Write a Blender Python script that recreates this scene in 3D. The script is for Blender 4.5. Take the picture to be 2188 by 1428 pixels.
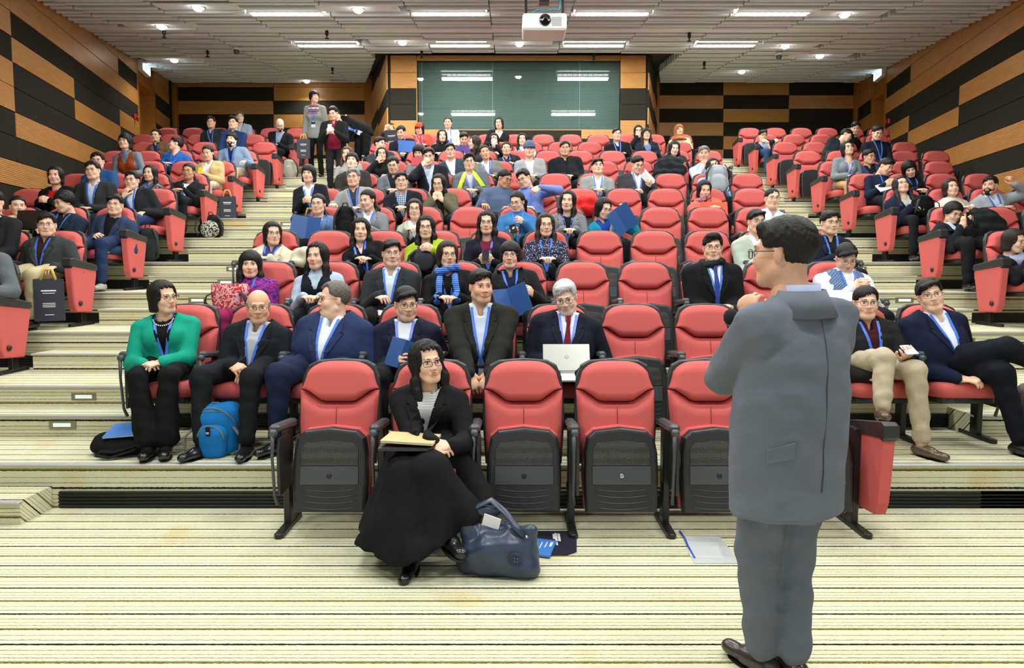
import bpy, math, random
import numpy as np
from mathutils import Vector, Matrix
random.seed(7); np.random.seed(7)
for o in list(bpy.data.objects): bpy.data.objects.remove(o)
SC = bpy.context.scene
COL = SC.collection
# ------------------------------------------------------------------ camera
F = 1459.0; TH = math.radians(4.2); CT, ST = math.cos(TH), math.sin(TH); HC = 1.56
PY = 565 + F*math.tan(TH)
cam = bpy.data.cameras.new('camera'); cam.sensor_width = 36; cam.lens = F/2188*36
cam.shift_y = (PY-714)/2188; cam.clip_end = 100
co = bpy.data.objects.new('camera', cam); COL.objects.link(co)
co.location = (0, 0, HC); co.rotation_euler = (math.pi/2-TH, 0, 0); SC.camera = co
def at(x, y, Y):
    'world point seen at photo pixel x, y that stands at depth Y'
    q = (PY-y)/F; d = Y/(CT+q*ST)
    return Vector(((x-1094)*d/F, Y, HC+d*(q*CT-ST)))
# ------------------------------------------------------------------ world, lights, exposure
SC.view_settings.view_transform = 'Standard'; SC.view_settings.look = 'None'
SC.view_settings.gamma = 1; SC.view_settings.use_curve_mapping = False
SC.view_settings.exposure = 0.45
try:
    cy = SC.cycles; cy.max_bounces = 4; cy.diffuse_bounces = 3; cy.glossy_bounces = 2; cy.transmission_bounces = 2; cy.transparent_max_bounces = 8; cy.caustics_reflective = False; cy.caustics_refractive = False
except Exception: pass
W = bpy.data.worlds.new('room_air'); SC.world = W; W.use_nodes = True
W.node_tree.nodes['Background'].inputs[0].default_value = (.95, .98, 1, 1)
W.node_tree.nodes['Background'].inputs[1].default_value = .52
def ceil_z(Y): return HC+2.887+.108*Y
TROF_X = (-6.24, -3.63, -1.02, 1.61, 4.19)
TROF = [(x, y) for y in (13.75, 11.3) for x in TROF_X[1:]] + [(x, y) for y in (8.9, 6.5, 4.1, 1.7) for x in TROF_X[1:]]
def area(name, loc, sx, sy, power, col=(.98, 1, .965), spread=180):
    l = bpy.data.lights.new(name, 'AREA'); l.shape = 'RECTANGLE'; l.size = sx; l.size_y = sy
    l.energy = power; l.color = col; l.spread = math.radians(spread)
    o = bpy.data.objects.new(name, l); COL.objects.link(o); o.location = loc; o.rotation_euler = (math.atan(.108), 0, 0)
    return o
for i, (x, y) in enumerate(TROF):
    area('troffer_light', (x, y, ceil_z(y)-.17), 1.15, .2, 36 if y > 7 else 35)

# ------------------------------------------------------------------ helpers
def tag(o, label=None, cat=None, group=None, kind=None):
    if label: o['label'] = label
    if cat: o['category'] = cat
    if group: o['group'] = group
    if kind: o['kind'] = kind
    return o
def empty(name, loc=(0, 0, 0), parent=None):
    o = bpy.data.objects.new(name, None); COL.objects.link(o); o.location = loc; o.empty_display_size = .1
    if parent: o.parent = parent
    return o
class MB:
    'collects shapes into one mesh'
    def __init__(s): s.v = []; s.f = []; s.m = []; s.smooth = []
    def add(s, vs, fs, mi=0, sm=False):
        n = len(s.v); s.v += [tuple(map(float, p)) for p in vs]
        for f in fs: s.f.append(tuple(n+i for i in f)); s.m.append(mi); s.smooth.append(sm)
        return s
    def box(s, c, d, r=0, R=None, mi=0):
        hx, hy, hz = d[0]/2, d[1]/2, d[2]/2
        if r <= 0:
            vs = [(sx*hx, sy*hy, sz*hz) for sx in (-1, 1) for sy in (-1, 1) for sz in (-1, 1)]
            fs = [(0, 1, 3, 2), (4, 6, 7, 5), (0, 4, 5, 1), (2, 3, 7, 6), (0, 2, 6, 4), (1, 5, 7, 3)]
        else:
            vs = []; ix = {}
            for sx in (-1, 1):
                for sy in (-1, 1):
                    for sz in (-1, 1):
                        for k, p in enumerate(((hx, hy-r, hz-r), (hx-r, hy, hz-r), (hx-r, hy-r, hz))):
                            ix[sx, sy, sz, k] = len(vs); vs.append((sx*p[0], sy*p[1], sz*p[2]))
            fs = []
            for a in (-1, 1):
                fs.append([ix[a, -1, -1, 0], ix[a, a*1, -1, 0] if 0 else ix[a, 1, -1, 0], ix[a, 1, 1, 0], ix[a, -1, 1, 0]][::a])
                fs.append([ix[-1, a, -1, 1], ix[-1, a, 1, 1], ix[1, a, 1, 1], ix[1, a, -1, 1]][::a])
                fs.append([ix[-1, -1, a, 2], ix[1, -1, a, 2], ix[1, 1, a, 2], ix[-1, 1, a, 2]][::a])
            for a in (-1, 1):
                for b in (-1, 1):
                    fs.append([ix[a, b, -1, 0], ix[a, b, -1, 1], ix[a, b, 1, 1], ix[a, b, 1, 0]][::a*b])
                    fs.append([ix[a, -1, b, 0], ix[a, 1, b, 0], ix[a, 1, b, 2], ix[a, -1, b, 2]][::a*b])
                    fs.append([ix[-1, a, b, 1], ix[-1, a, b, 2], ix[1, a, b, 2], ix[1, a, b, 1]][::a*b])
                    for cc in (-1, 1):
                        fs.append([ix[a, b, cc, 0], ix[a, b, cc, 1], ix[a, b, cc, 2]][::a*b*cc])
        R = R or Matrix.Identity(3); c = Vector(c)
        return s.add([R @ Vector(p)+c for p in vs], fs, mi)
    def tube(s, pts, rad, n=8, mi=0, cap=True, flat=1.0, up=None):
        pts = [Vector(p) for p in pts]; rr = rad if hasattr(rad, '__len__') else [rad]*len(pts)
        vs = []; fs = []; prev = None
        for i, p in enumerate(pts):
            t = (pts[min(i+1, len(pts)-1)]-pts[max(i-1, 0)])
            t = t.normalized() if t.length > 1e-9 else Vector((0, 0, 1))
            if prev is None:
                u = Vector(up) if up else (Vector((0, 0, 1)) if abs(t.z) < .9 else Vector((0, 1, 0)))
            else: u = prev
            a = (u-t*u.dot(t)); a = a.normalized() if a.length > 1e-6 else t.orthogonal().normalized()
            b = t.cross(a); prev = a
            for k in range(n):
                th = 2*math.pi*k/n
                vs.append(p+a*math.cos(th)*rr[i]*flat+b*math.sin(th)*rr[i])
        for i in range(len(pts)-1):
            for k in range(n): fs.append((i*n+k, i*n+(k+1) % n, (i+1)*n+(k+1) % n, (i+1)*n+k))
        if cap: fs.append(tuple(range(n))[::-1]); fs.append(tuple((len(pts)-1)*n+k for k in range(n)))
        return s.add(vs, fs, mi, True)
    def slab(s, out, th, bev=.01, M=None, mi=0, sm=False):
        'outline in local XZ (counter clockwise seen from -Y), front at y=-th with rounded rim, back at y=0'
        out = [np.array(p, float) for p in out]; n = len(out); c = sum(out)/n
        def inset(d):
            r = []
            for i in range(n):
                e1 = out[i]-out[i-1]; e2 = out[(i+1) % n]-out[i]
                n1 = np.array((-e1[1], e1[0]))/(np.linalg.norm(e1)+1e-9); n2 = np.array((-e2[1], e2[0]))/(np.linalg.norm(e2)+1e-9)
                nn = n1+n2; nn = nn/(np.linalg.norm(nn)+1e-9); r.append(out[i]+nn*d)
            return r
        loops = [(0, 0)]+[(bev*(1-math.cos(a)), -th+bev*(1-math.sin(a))) for a in (0, math.pi/6, math.pi/3, math.pi/2)]
        vs = []; fs = []
        for d, y in loops:
            for p in (inset(d) if d else out): vs.append((p[0], y, p[1]))
        L = len(loops)
        for j in range(L-1):
            for i in range(n): fs.append((j*n+i, j*n+(i+1) % n, (j+1)*n+(i+1) % n, (j+1)*n+i))
        fs.append(tuple((L-1)*n+i for i in range(n))); fs.append(tuple(range(n))[::-1])
        if M is not None: vs = [M @ Vector(p) for p in vs]
        return s.add(vs, fs, mi, sm)
    def lathe(s, prof, c=(0, 0, 0), R=None, n=12, mi=0):
        R = R or Matrix.Identity(3); c = Vector(c); vs = []; fs = []
        for r, z in prof:
            for k in range(n):
                a = 2*math.pi*k/n; vs.append(R @ Vector((r*math.cos(a), r*math.sin(a), z))+c)
        for i in range(len(prof)-1):
            for k in range(n): fs.append((i*n+k, i*n+(k+1) % n, (i+1)*n+(k+1) % n, (i+1)*n+k))
        fs.append(tuple(range(n))[::-1]); fs.append(tuple((len(prof)-1)*n+k for k in range(n)))
        return s.add(vs, fs, mi, True)
    def mesh(s, name, mats):
        me = bpy.data.meshes.new(name); me.from_pydata(s.v, [], s.f)
        for m in (mats if isinstance(mats, (list, tuple)) else [mats]): me.materials.append(m)
        me.polygons.foreach_set('material_index', s.m); me.polygons.foreach_set('use_smooth', s.smooth)
        me.update(); return me
    def obj(s, name, mats, parent=None, loc=None):
        return link(name, s.mesh(name, mats), parent, loc)
def link(name, me, parent=None, loc=None):
    o = bpy.data.objects.new(name, me); COL.objects.link(o)
    if parent: o.parent = parent
    if loc is not None: o.location = loc
    return o
def copy_tree(o, parent=None):
    c = o.copy(); COL.objects.link(c); c.parent = parent
    for ch in list(o.children): copy_tree(ch, c)
    return c
def Rz(a): return Matrix.Rotation(a, 3, 'Z')
def Rx(a): return Matrix.Rotation(a, 3, 'X')
def Ry(a): return Matrix.Rotation(a, 3, 'Y')
# ------------------------------------------------------------------ materials
def srgb(r, g, b):
    f = lambda c: ((c/255)/12.92 if c/255 < .04045 else ((c/255+.055)/1.055)**2.4)
    return (f(r), f(g), f(b), 1)
MATS = {}
def nmat(name):
    m = bpy.data.materials.new(name); m.use_nodes = True; nt = m.node_tree
    return m, nt, nt.nodes['Principled BSDF'], nt.nodes, nt.links
def mat(name, col, rough=.6, metal=0, spec=.5, noise=0, nscale=40, bump=0, bscale=200, stretch=(1, 1, 1), sheen=0, emit=0, coat=0, alpha=1):
    if name in MATS: return MATS[name]
    m, nt, p, N, L = nmat(name)
    p.inputs['Base Color'].default_value = col; p.inputs['Roughness'].default_value = rough
    p.inputs['Metallic'].default_value = metal; p.inputs['Specular IOR Level'].default_value = spec
    if sheen: p.inputs['Sheen Weight'].default_value = sheen; p.inputs['Sheen Roughness'].default_value = .5
    if coat: p.inputs['Coat Weight'].default_value = coat
    if emit: p.inputs['Emission Color'].default_value = col; p.inputs['Emission Strength'].default_value = emit
    if alpha < 1: p.inputs['Alpha'].default_value = alpha
    if noise or bump:
        tc = N.new('ShaderNodeTexCoord'); mp = N.new('ShaderNodeMapping'); mp.inputs['Scale'].default_value = stretch
        L.new(tc.outputs['Object'], mp.inputs['Vector'])
    if noise:
        n = N.new('ShaderNodeTexNoise'); n.inputs['Scale'].default_value = nscale; n.inputs['Detail'].default_value = 3
        L.new(mp.outputs[0], n.inputs['Vector'])
        mr = N.new('ShaderNodeMapRange'); mr.inputs['To Min'].default_value = 1-noise; mr.inputs['To Max'].default_value = 1+noise
        L.new(n.outputs['Fac'], mr.inputs['Value'])
        mx = N.new('ShaderNodeVectorMath'); mx.operation = 'SCALE'; mx.inputs[0].default_value = col[:3]
        L.new(mr.outputs[0], mx.inputs['Scale']); L.new(mx.outputs[0], p.inputs['Base Color'])
    if bump:
        n2 = N.new('ShaderNodeTexNoise'); n2.inputs['Scale'].default_value = bscale; n2.inputs['Detail'].default_value = 2
        L.new(mp.outputs[0], n2.inputs['Vector'])
        b = N.new('ShaderNodeBump'); b.inputs['Strength'].default_value = bump; b.inputs['Distance'].default_value = .004
        L.new(n2.outputs['Fac'], b.inputs['Height']); L.new(b.outputs[0], p.inputs['Normal'])
    MATS[name] = m; return m
def ramp(N, L, src, stops, mode='CONSTANT'):
    r = N.new('ShaderNodeValToRGB'); e = r.color_ramp; e.interpolation = mode
    while len(e.elements) > 1: e.elements.remove(e.elements[0])
    e.elements[0].position = stops[0][0]; e.elements[0].color = stops[0][1]
    for p, c in stops[1:]:
        x = e.elements.new(p); x.color = c
    L.new(src, r.inputs[0]); return r
def math_node(N, L, op, a, b=None):
    n = N.new('ShaderNodeMath'); n.operation = op
    for i, q in enumerate((a, b)):
        if q is None: continue
        if isinstance(q, (int, float)): n.inputs[i].default_value = q
        else: L.new(q, n.inputs[i])
    return n.outputs[0]
def make_carpet():
    m, nt, p, N, L = nmat('striped_carpet')
    g = N.new('ShaderNodeNewGeometry'); sp = N.new('ShaderNodeSeparateXYZ'); L.new(g.outputs['Position'], sp.inputs[0])
    w = math_node(N, L, 'ADD', sp.outputs['Y'], sp.outputs['Z'])
    nz = N.new('ShaderNodeTexNoise'); nz.inputs['Scale'].default_value = 70; nz.inputs['Detail'].default_value = 2
    L.new(g.outputs['Position'], nz.inputs['Vector'])
    j = math_node(N, L, 'MULTIPLY', math_node(N, L, 'SUBTRACT', nz.outputs['Fac'], .5), .008)
    w = math_node(N, L, 'ADD', w, j)
    fr = math_node(N, L, 'FRACT', math_node(N, L, 'MULTIPLY', w, 1/.245))
    A = srgb(226, 224, 194); B = srgb(218, 216, 184); D = srgb(40, 38, 28); FA = srgb(112, 106, 78); O = srgb(165, 150, 80); C2 = srgb(220, 215, 178)
    r = ramp(N, L, fr, [(0, D), (.05, A), (.15, FA), (.166, B), (.30, FA), (.312, B), (.46, C2), (.48, D), (.502, O), (.526, FA), (.54, B), (.62, FA), (.634, A), (.72, FA), (.732, C2), (.84, FA), (.856, A), (.92, B)])
    n2 = N.new('ShaderNodeTexNoise'); n2.inputs['Scale'].default_value = 2.2; n2.inputs['Detail'].default_value = 4
    L.new(g.outputs['Position'], n2.inputs['Vector'])
    st = ramp(N, L, n2.outputs['Fac'], [(0, (1, 1, 1, 1)), (.60, (1, 1, 1, 1)), (.72, (.97, .86, .68, 1))], 'LINEAR')
    mx = N.new('ShaderNodeMix'); mx.data_type = 'RGBA'; mx.blend_type = 'MULTIPLY'; mx.inputs[0].default_value = 1
    L.new(r.outputs[0], mx.inputs[6]); L.new(st.outputs[0], mx.inputs[7])
    n3 = N.new('ShaderNodeTexNoise'); n3.inputs['Scale'].default_value = 260; L.new(g.outputs['Position'], n3.inputs['Vector'])
    mr = N.new('ShaderNodeMapRange'); mr.inputs['To Min'].default_value = .86; mr.inputs['To Max'].default_value = 1.1
    L.new(n3.outputs['Fac'], mr.inputs['Value'])
    sc = N.new('ShaderNodeVectorMath'); sc.operation = 'SCALE'; L.new(mx.outputs[2], sc.inputs[0]); L.new(mr.outputs[0], sc.inputs['Scale'])
    L.new(sc.outputs[0], p.inputs['Base Color']); p.inputs['Roughness'].default_value = .95; p.inputs['Specular IOR Level'].default_value = .1
    b = N.new('ShaderNodeBump'); b.inputs['Strength'].default_value = .35; b.inputs['Distance'].default_value = .004
    L.new(n3.outputs['Fac'], b.inputs['Height']); L.new(b.outputs[0], p.inputs['Normal'])
    return m
CARPET = make_carpet()
def make_wood(name, c1, c2, ribs=0, rough=.38):
    m, nt, p, N, L = nmat(name)
    g = N.new('ShaderNodeNewGeometry'); mp = N.new('ShaderNodeMapping'); mp.inputs['Scale'].default_value = (1.2, 1.2, 16)
    L.new(g.outputs['Position'], mp.inputs[0])
    n = N.new('ShaderNodeTexNoise'); n.inputs['Scale'].default_value = 3; n.inputs['Detail'].default_value = 5; L.new(mp.outputs[0], n.inputs['Vector'])
    r = ramp(N, L, n.outputs['Fac'], [(.3, c1), (.7, c2)], 'LINEAR')
    L.new(r.outputs[0], p.inputs['Base Color']); p.inputs['Roughness'].default_value = rough
    if ribs:
        sp = N.new('ShaderNodeSeparateXYZ'); L.new(g.outputs['Position'], sp.inputs[0])
        s = math_node(N, L, 'FRACT', math_node(N, L, 'MULTIPLY', sp.outputs['Z'], ribs))
        gr = ramp(N, L, s, [(0, (.25, .25, .25, 1)), (.22, (1, 1, 1, 1))])
        mx = N.new('ShaderNodeMix'); mx.data_type = 'RGBA'; mx.blend_type = 'MULTIPLY'; mx.inputs[0].default_value = 1
        L.new(r.outputs[0], mx.inputs[6]); L.new(gr.outputs[0], mx.inputs[7]); L.new(mx.outputs[2], p.inputs['Base Color'])
    return m
WOOD = make_wood('oak_veneer', srgb(176, 122, 60), srgb(196, 142, 76))
RIB = make_wood('ribbed_oak', srgb(190, 132, 68), srgb(208, 152, 86), 1/.026, .5)
WOODD = make_wood('amber_oak', srgb(160, 100, 34), srgb(178, 116, 46))
DARK = mat('dark_felt', srgb(46, 43, 36), .9, noise=.3, nscale=120, spec=.15)
GAP = mat('black_gap', srgb(12, 12, 11), .9)
RED = mat('red_upholstery', srgb(205, 98, 94), .85, noise=.10, nscale=500, spec=.15)
BLK = mat('black_plastic', srgb(40, 41, 42), .42)
BLKG = mat('grey_black_plastic', srgb(70, 73, 76), .35)
METB = mat('black_metal', srgb(30, 31, 30), .35)
CHROME = mat('chrome', srgb(200, 200, 200), .2, metal=1)
ALU = mat('aluminium_nosing', srgb(190, 190, 184), .45, metal=.3)
CEILM = mat('baffle_white', srgb(228, 234, 240), .8)
CEILB = mat('ceiling_grey', srgb(60, 62, 64), .9)
WHITEP = mat('white_plastic', srgb(235, 235, 232), .4)
GLOW2 = mat('downlight_bulb', (1, .98, .92, 1), .5, emit=22)
GLOW = mat('lamp_diffuser', (1, .99, .96, 1), .5, emit=9)
cu = bpy.data.curves.new('exit_text', 'FONT'); cu.body = 'EXIT'; cu.size = .15; cu.align_x = 'CENTER'; cu.align_y = 'CENTER'; cu.extrude = .002
t_ = bpy.data.objects.new('exit_text', cu); COL.objects.link(t_)
EXIT_ME = bpy.data.meshes.new_from_object(t_.evaluated_get(bpy.context.evaluated_depsgraph_get())); EXIT_ME.materials.clear(); EXIT_ME.materials.append(mat('exit_letters', srgb(30, 90, 110), .5))
bpy.data.objects.remove(t_)
# ------------------------------------------------------------------ floor, tiers, steps
ROWY = [4.159+.992*k for k in range(12)]           # depth of the seat-back tops, rows 1..12
def tier_z(r): return 0 if r == 1 else .286+.3257*(r-2)
def tier_front(r): return ROWY[r-2]+.14
XL, XR = -2.73, 3.43                                # centre block
AL, AR = -4.33, 4.81                                # aisle edges of the side blocks
def wl(Y): return -4.71-.235*Y
def wr(Y): return 5.55+.2*Y
floor = empty('floor'); tag(floor, 'cream carpet with dark stripes rising in wide tiers', 'floor', kind='structure')
m = MB().box((0, 2.1, -.05), (13.5, 4.5, .1)); m.obj('flat_floor', CARPET, floor)
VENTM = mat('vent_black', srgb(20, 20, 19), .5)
LIT = mat('step_lens', srgb(190, 205, 200), .3, emit=.6)
FRM = mat('step_light_frame', srgb(150, 140, 115), .4, metal=.6)
def step_light(x, y, z, par):
    f = MB().box((x, y-.006, z), (.20, .012, .062), .004).obj('step_light', FRM, par)
    MB().box((x, y-.014, z), (.13, .006, .028), .002).obj('lens', LIT, f)
for r in range(2, 14):
    z1 = tier_z(r); z0 = tier_z(r-1); y0 = tier_front(r); y1 = tier_front(r+1) if r < 13 else 19.2
    xl, xr = wl(y1)-.1, wr(y1)+.1
    t = MB().box(((xl+xr)/2, (y0+y1)/2, z1-.2), (xr-xl, y1-y0+.02, .4)).obj('tier', CARPET, floor)
    MB().box(((xl+xr)/2, y0-.004, z1-.008), (xr-xl, .05, .02), .006).obj('nosing', ALU, t)
    # ventilation slots low in the riser, under the seat blocks
    for (a, b) in ((wl(y0), AL+.1), (-2.90 if r == 2 else XL-.05, XR+.05), (AR-.1, wr(y0))):
        if r == 2 and a < -5: continue
        if r == 2 and b > 4: a = 3.0
        if r == 2 and a == -2.90: b = 3.6
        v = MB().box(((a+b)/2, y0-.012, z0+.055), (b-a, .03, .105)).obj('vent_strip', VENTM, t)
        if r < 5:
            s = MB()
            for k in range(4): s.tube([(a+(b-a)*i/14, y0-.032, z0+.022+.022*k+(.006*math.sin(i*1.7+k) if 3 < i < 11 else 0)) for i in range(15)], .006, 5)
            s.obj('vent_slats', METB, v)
    if r > 12: continue
    # half steps in the two aisles
    zh = z0+(z1-z0)/2
    for side, (a, b) in enumerate(((AL+.10, XL+.02), (XR-.02, AR-.1))):
        if r == 2: a, b = ((-4.2, -2.95), (3.75, 4.75))[side]
        st = MB().box(((a+b)/2, y0-.15, zh-.1), (b-a, .30, .2)).obj('half_step', CARPET, floor)
        MB().box(((a+b)/2, y0-.30, zh-.008), (b-a+.01, .045, .02), .006).obj('nosing', ALU, st)
        mx = (a+b)/2
        if r < 9 and r > 2:
            dx = (.05, .12)[side]
            step_light(mx+dx+.18*(.5 if side == 0 else -.5), y0-.30, zh-.075, st)
            step_light(mx+.12, y0-.001, z1-.085, t)
# ------------------------------------------------------------------ walls with panels
PIT = .346; K0 = 5.075                              # panel height, top of level 0 on the side walls
PATT = {0: {0: 'r', 1: 'd', 2: 'r', 3: 'r', 4: 'd', 5: 'd', 6: 'r', 7: 'd'},
        1: {0: 'd', 1: 'w', 2: 'd', 3: 'd', 4: 'r', 5: 'd', 6: 'r', 7: 'd'},
        2: {0: 'd', 1: 'd', 2: 'w', 3: 'd', 4: 'w', 5: 'd', 6: 'w'},
        3: {-2: 'd', -1: 'w', 0: 'd', 1: 'w', 2: 'd', 3: 'w', 4: 'd'},
        4: {-2: 'w', -1: 'd', 0: 'd', 1: 'w', 2: 'd', 3: 'w', 4: 'd'}}
PM = {'w': WOOD, 'r': RIB, 'd': DARK}
def wall_quad_panels(wall, fn, cols, k0z, pit, patt, nrm, default='w'):
    'panels between depth cols on a wall line; fn(Y)->X; nrm: into the room'
    for ci in range(len(cols)-1):
        ya, yb = cols[ci], cols[ci+1]; pa = Vector((fn(ya), ya, 0)); pb = Vector((fn(yb), yb, 0)); d = (pb-pa); Ln = d.length; d.normalize()
        top = ceil_z(max(ya, yb))
        for k in range(-5, 12):
            z = k0z-pit*(k+.5)
            if z-pit/2 > top or z < -.2 + .33*(ya-5): continue
            kind = patt.get(ci, {}).get(k, default if k < 5 else 'd' if k % 2 else 'r')
            th = .03 if kind != 'd' else .022
            Rm = Matrix((d, Vector(nrm), Vector((0, 0, 1)))).transposed()
            MB().box(tuple((pa+pb)/2+Vector((0, 0, z))+Vector(nrm)*th/2), (Ln-.008, th, pit-.008), .003, Rm).obj('wall_panel', PM[kind], wall)
def wall(name, fn, y0, y1, nrm, label):
    pa = Vector((fn(y0), y0, 0)); pb = Vector((fn(y1), y1, 0)); d = pb-pa; Ln = d.length; d.normalize()
    Rm = Matrix((d, Vector(nrm), Vector((0, 0, 1)))).transposed()
    o = MB().box(tuple((pa+pb)/2+Vector((0, 0, 3.3))-Vector(nrm)*.05), (Ln, .1, 6.7), 0, Rm).obj(name, GAP)
    return tag(o, label, 'wall', kind='structure')
nl = Vector((1, .235, 0)).normalized(); nr = Vector((-1, .2, 0)).normalized()
W1 = wall('wall_left', wl, -1.5, 15.5, nl, 'left side wall of oak and dark felt panels')
wall_quad_panels(W1, wl, [3.3, 5.45, 7.6, 9.77, 11.92, 14.25, 15.5], K0, PIT, {3: PATT[1], 2: PATT[0], 4: PATT[2], 5: PATT[3], 1: PATT[1], 0: PATT[0]}, nl)
W2 = wall('wall_right', wr, -1.5, 16.4, nr, 'right side wall of oak and dark felt panels')
wall_quad_panels(W2, wr, [3.4, 5.6, 7.9, 10.15, 12.5, 14.9, 16.4], K0+.02, PIT+.004, {3: PATT[1], 2: PATT[0], 4: PATT[2], 5: PATT[3], 1: PATT[1], 0: PATT[0]}, nr)
# doors and the short wall pieces beside the back corners
BY = 18.77
def door(name, fn, y0, y1, nrm, label):
    d = empty(name); tag(d, label, 'door', kind='structure')
    pa = Vector((fn(y0), y0, 0)); pb = Vector((fn(y1), y1, 0)); dd = pb-pa; Ln = dd.length; dd.normalize()
    Rm = Matrix((dd, Vector(nrm), Vector((0, 0, 1)))).transposed(); zf = tier_z(12); n = Vector(nrm); mid = (pa+pb)/2
    MB().box(tuple(mid-n*.25+Vector((0, 0, zf+1.05))), (Ln, .05, 2.1), .004, Rm).obj('door_leaf', WOODD, d)
    for s, p in ((1, pa), (-1, pb)):
        MB().box(tuple(p+dd*s*.05-n*.12+Vector((0, 0, zf+1.3))), (.10, .3, 2.6), .006, Rm).obj('jamb', WOODD, d)
    MB().box(tuple(mid-n*.12+Vector((0, 0, zf+2.14))), (Ln, .3, .10), .006, Rm).obj('lintel', WOODD, d)
    MB().box(tuple(mid-n*.06+Vector((0, 0, zf+2.5))), (Ln, .1, .62), 0, Rm).obj('over_panel', WOODD, d)
    return d
door('door_1', wl, 15.5, 16.9, nl, 'amber oak exit door in left wall under the exit sign')
door('door_2', wr, 16.4, 17.5, nr, 'amber oak exit door in right wall under the exit sign')
W3 = wall('wall_left_rear', wl, 16.9, BY, nl, 'short panelled wall between left door and back corner')
wall_quad_panels(W3, wl, [16.9, 18.2], K0+1.0, .36, {0: {0: 'w', 1: 'd', 2: 'w', 3: 'd', 4: 'w'}}, nl)
W4 = wall('wall_right_rear', wr, 17.5, BY, nr, 'short panelled wall between right door and back corner')
wall_quad_panels(W4, wr, [17.5, 18.6], K0+1.0, .36, {0: {0: 'w', 1: 'd', 2: 'w', 3: 'd', 4: 'w'}}, nr)
# back wall pieces
W5 = MB().box((0, BY+.1, 4.2), (20, .2, 5.2)).obj('wall_back', GAP); tag(W5, 'back wall of oak and dark felt panels', 'wall', kind='structure')
def back_panels(xs, ytop, bands, Y=BY, pitpx=29):
    for (xa, xb), pat in zip(xs, bands):
        for k, c in enumerate(pat):
            a = at(xa, ytop+pitpx*k, Y); b = at(xb, ytop+pitpx*(k+1), Y)
            MB().box(((a.x+b.x)/2, Y-.015, (a.z+b.z)/2), (b.x-a.x-.008, .03, a.z-b.z-.008), .003).obj('wall_panel', PM[c], W5)
back_panels([(366, 585), (585, 800)], 158, ['wdwddwd', 'wwdwdwd'])
back_panels([(1385, 1545), (1545, 1685), (1685, 1850)], 146, ['wdwdwdw', 'wwdwdwd', 'wdwddww'])
for x in (372, 790, 1832, 1398):
    a = at(x, 200, BY)
    tag(MB().box((a.x, BY-.08, 4.4), (.22, .2, 4.6), .01).obj('trim_%d' % x, WOODD), 'amber oak corner post on the back wall', 'trim', kind='structure')
# projection booth in the middle of the back wall
FY = 14.75
bL, bR = at(833, 200, FY).x, at(1380, 200, FY).x
wb = empty('wall_booth'); tag(wb, 'oak and felt panelled front of the projection booth', 'wall', kind='structure')
def px(x, y): return at(x, y, FY)
def bbox(xa, xb, ya, yb, mt, name='wall_panel', th=.04, Y=FY, par=wb):
    a, b = at(xa, ya, Y), at(xb, yb, Y)
    return MB().box(((a.x+b.x)/2, Y+th/2, (a.z+b.z)/2), (b.x-a.x-.006, th, a.z-b.z-.006), .003).obj(name, mt, par)
for xa, xb in ((834, 890), (1326, 1380)):
    for k, (ya, yb, mt) in enumerate(((118, 155, WOOD), (155, 189, WOOD), (189, 223, DARK), (223, 257, DARK), (257, 291, WOOD), (291, 325, DARK), (325, 360, DARK))):
        bbox(xa, xb, ya, yb, mt)
for xa, xb, mt in ((890, 980, WOOD), (980, 1242, DARK), (1242, 1326, WOOD)): bbox(xa, xb, 278, 297, mt)
for xa, xb in ((890, 1108), (1108, 1326)): bbox(xa, xb, 297, 340, DARK)
bbox(890, 1326, 118, 128, WOOD)
a = px(833, 118); zt = a.z
for s, (xa, xb, ya, yb) in enumerate(((bL, at(797, 200, BY).x, FY, BY), (bR, at(1400, 200, BY).x, FY, BY))):
    d = Vector((xb-xa, yb-ya, 0)); Ln = d.length; d.normalize(); n = Vector((-d.y, d.x, 0)) if s == 0 else Vector((d.y, -d.x, 0))
    Rm = Matrix((d, n, Vector((0, 0, 1)))).transposed()
    MB().box(((xa+xb)/2, (ya+yb)/2, 4.6), (Ln, .08, 4.4), 0, Rm).obj('booth_side', GAP, wb)
    for k, c in enumerate('wwdwdwd' if s == 0 else 'dwdwdwd'):
        for j in range(2):
            u = (j+.5)/2
            MB().box((xa+(xb-xa)*u+n.x*.05, ya+(yb-ya)*u+n.y*.05, zt-.36*(k+.5)+.1*j), (Ln/2-.008, .03, .35), .003, Rm).obj('wall_panel', PM[c], wb)
# booth window: frame, glass, blind, dim room
win = empty('window_1'); tag(win, 'wide booth window with closed grey-green slatted blind', 'window', kind='structure')
a, b = px(890, 128), px(1326, 277)
GL = bpy.data.materials.new('window_glass'); GL.use_nodes = True
nt = GL.node_tree; nt.nodes.clear(); o_ = nt.nodes.new('ShaderNodeOutputMaterial'); mx_ = nt.nodes.new('ShaderNodeMixShader'); tr_ = nt.nodes.new('ShaderNodeBsdfTransparent'); gl_ = nt.nodes.new('ShaderNodeBsdfGlossy')
gl_.inputs['Roughness'].default_value = .02; tr_.inputs[0].default_value = (.86, .93, .91, 1); mx_.inputs[0].default_value = .03
nt.links.new(tr_.outputs[0], mx_.inputs[1]); nt.links.new(gl_.outputs[0], mx_.inputs[2]); nt.links.new(mx_.outputs[0], o_.inputs[0])
mid = px(1108, 200).x
for xa, xb in ((a.x, mid-.004), (mid+.004, b.x)):
    MB().box(((xa+xb)/2, FY+.06, (a.z+b.z)/2), (xb-xa, .012, a.z-b.z)).obj('pane', GL, win)
BL = mat('blind_slat', srgb(122, 134, 132), .5)
s = MB(); nsl = 58
for k in range(nsl):
    z = b.z+(a.z-b.z)*(k+.5)/nsl
    s.box(((a.x+b.x)/2, FY+.16, z), (b.x-a.x-.02, .024, .003), 0, Rx(math.radians(58)))
bl = s.obj('blind', BL, win)
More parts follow.
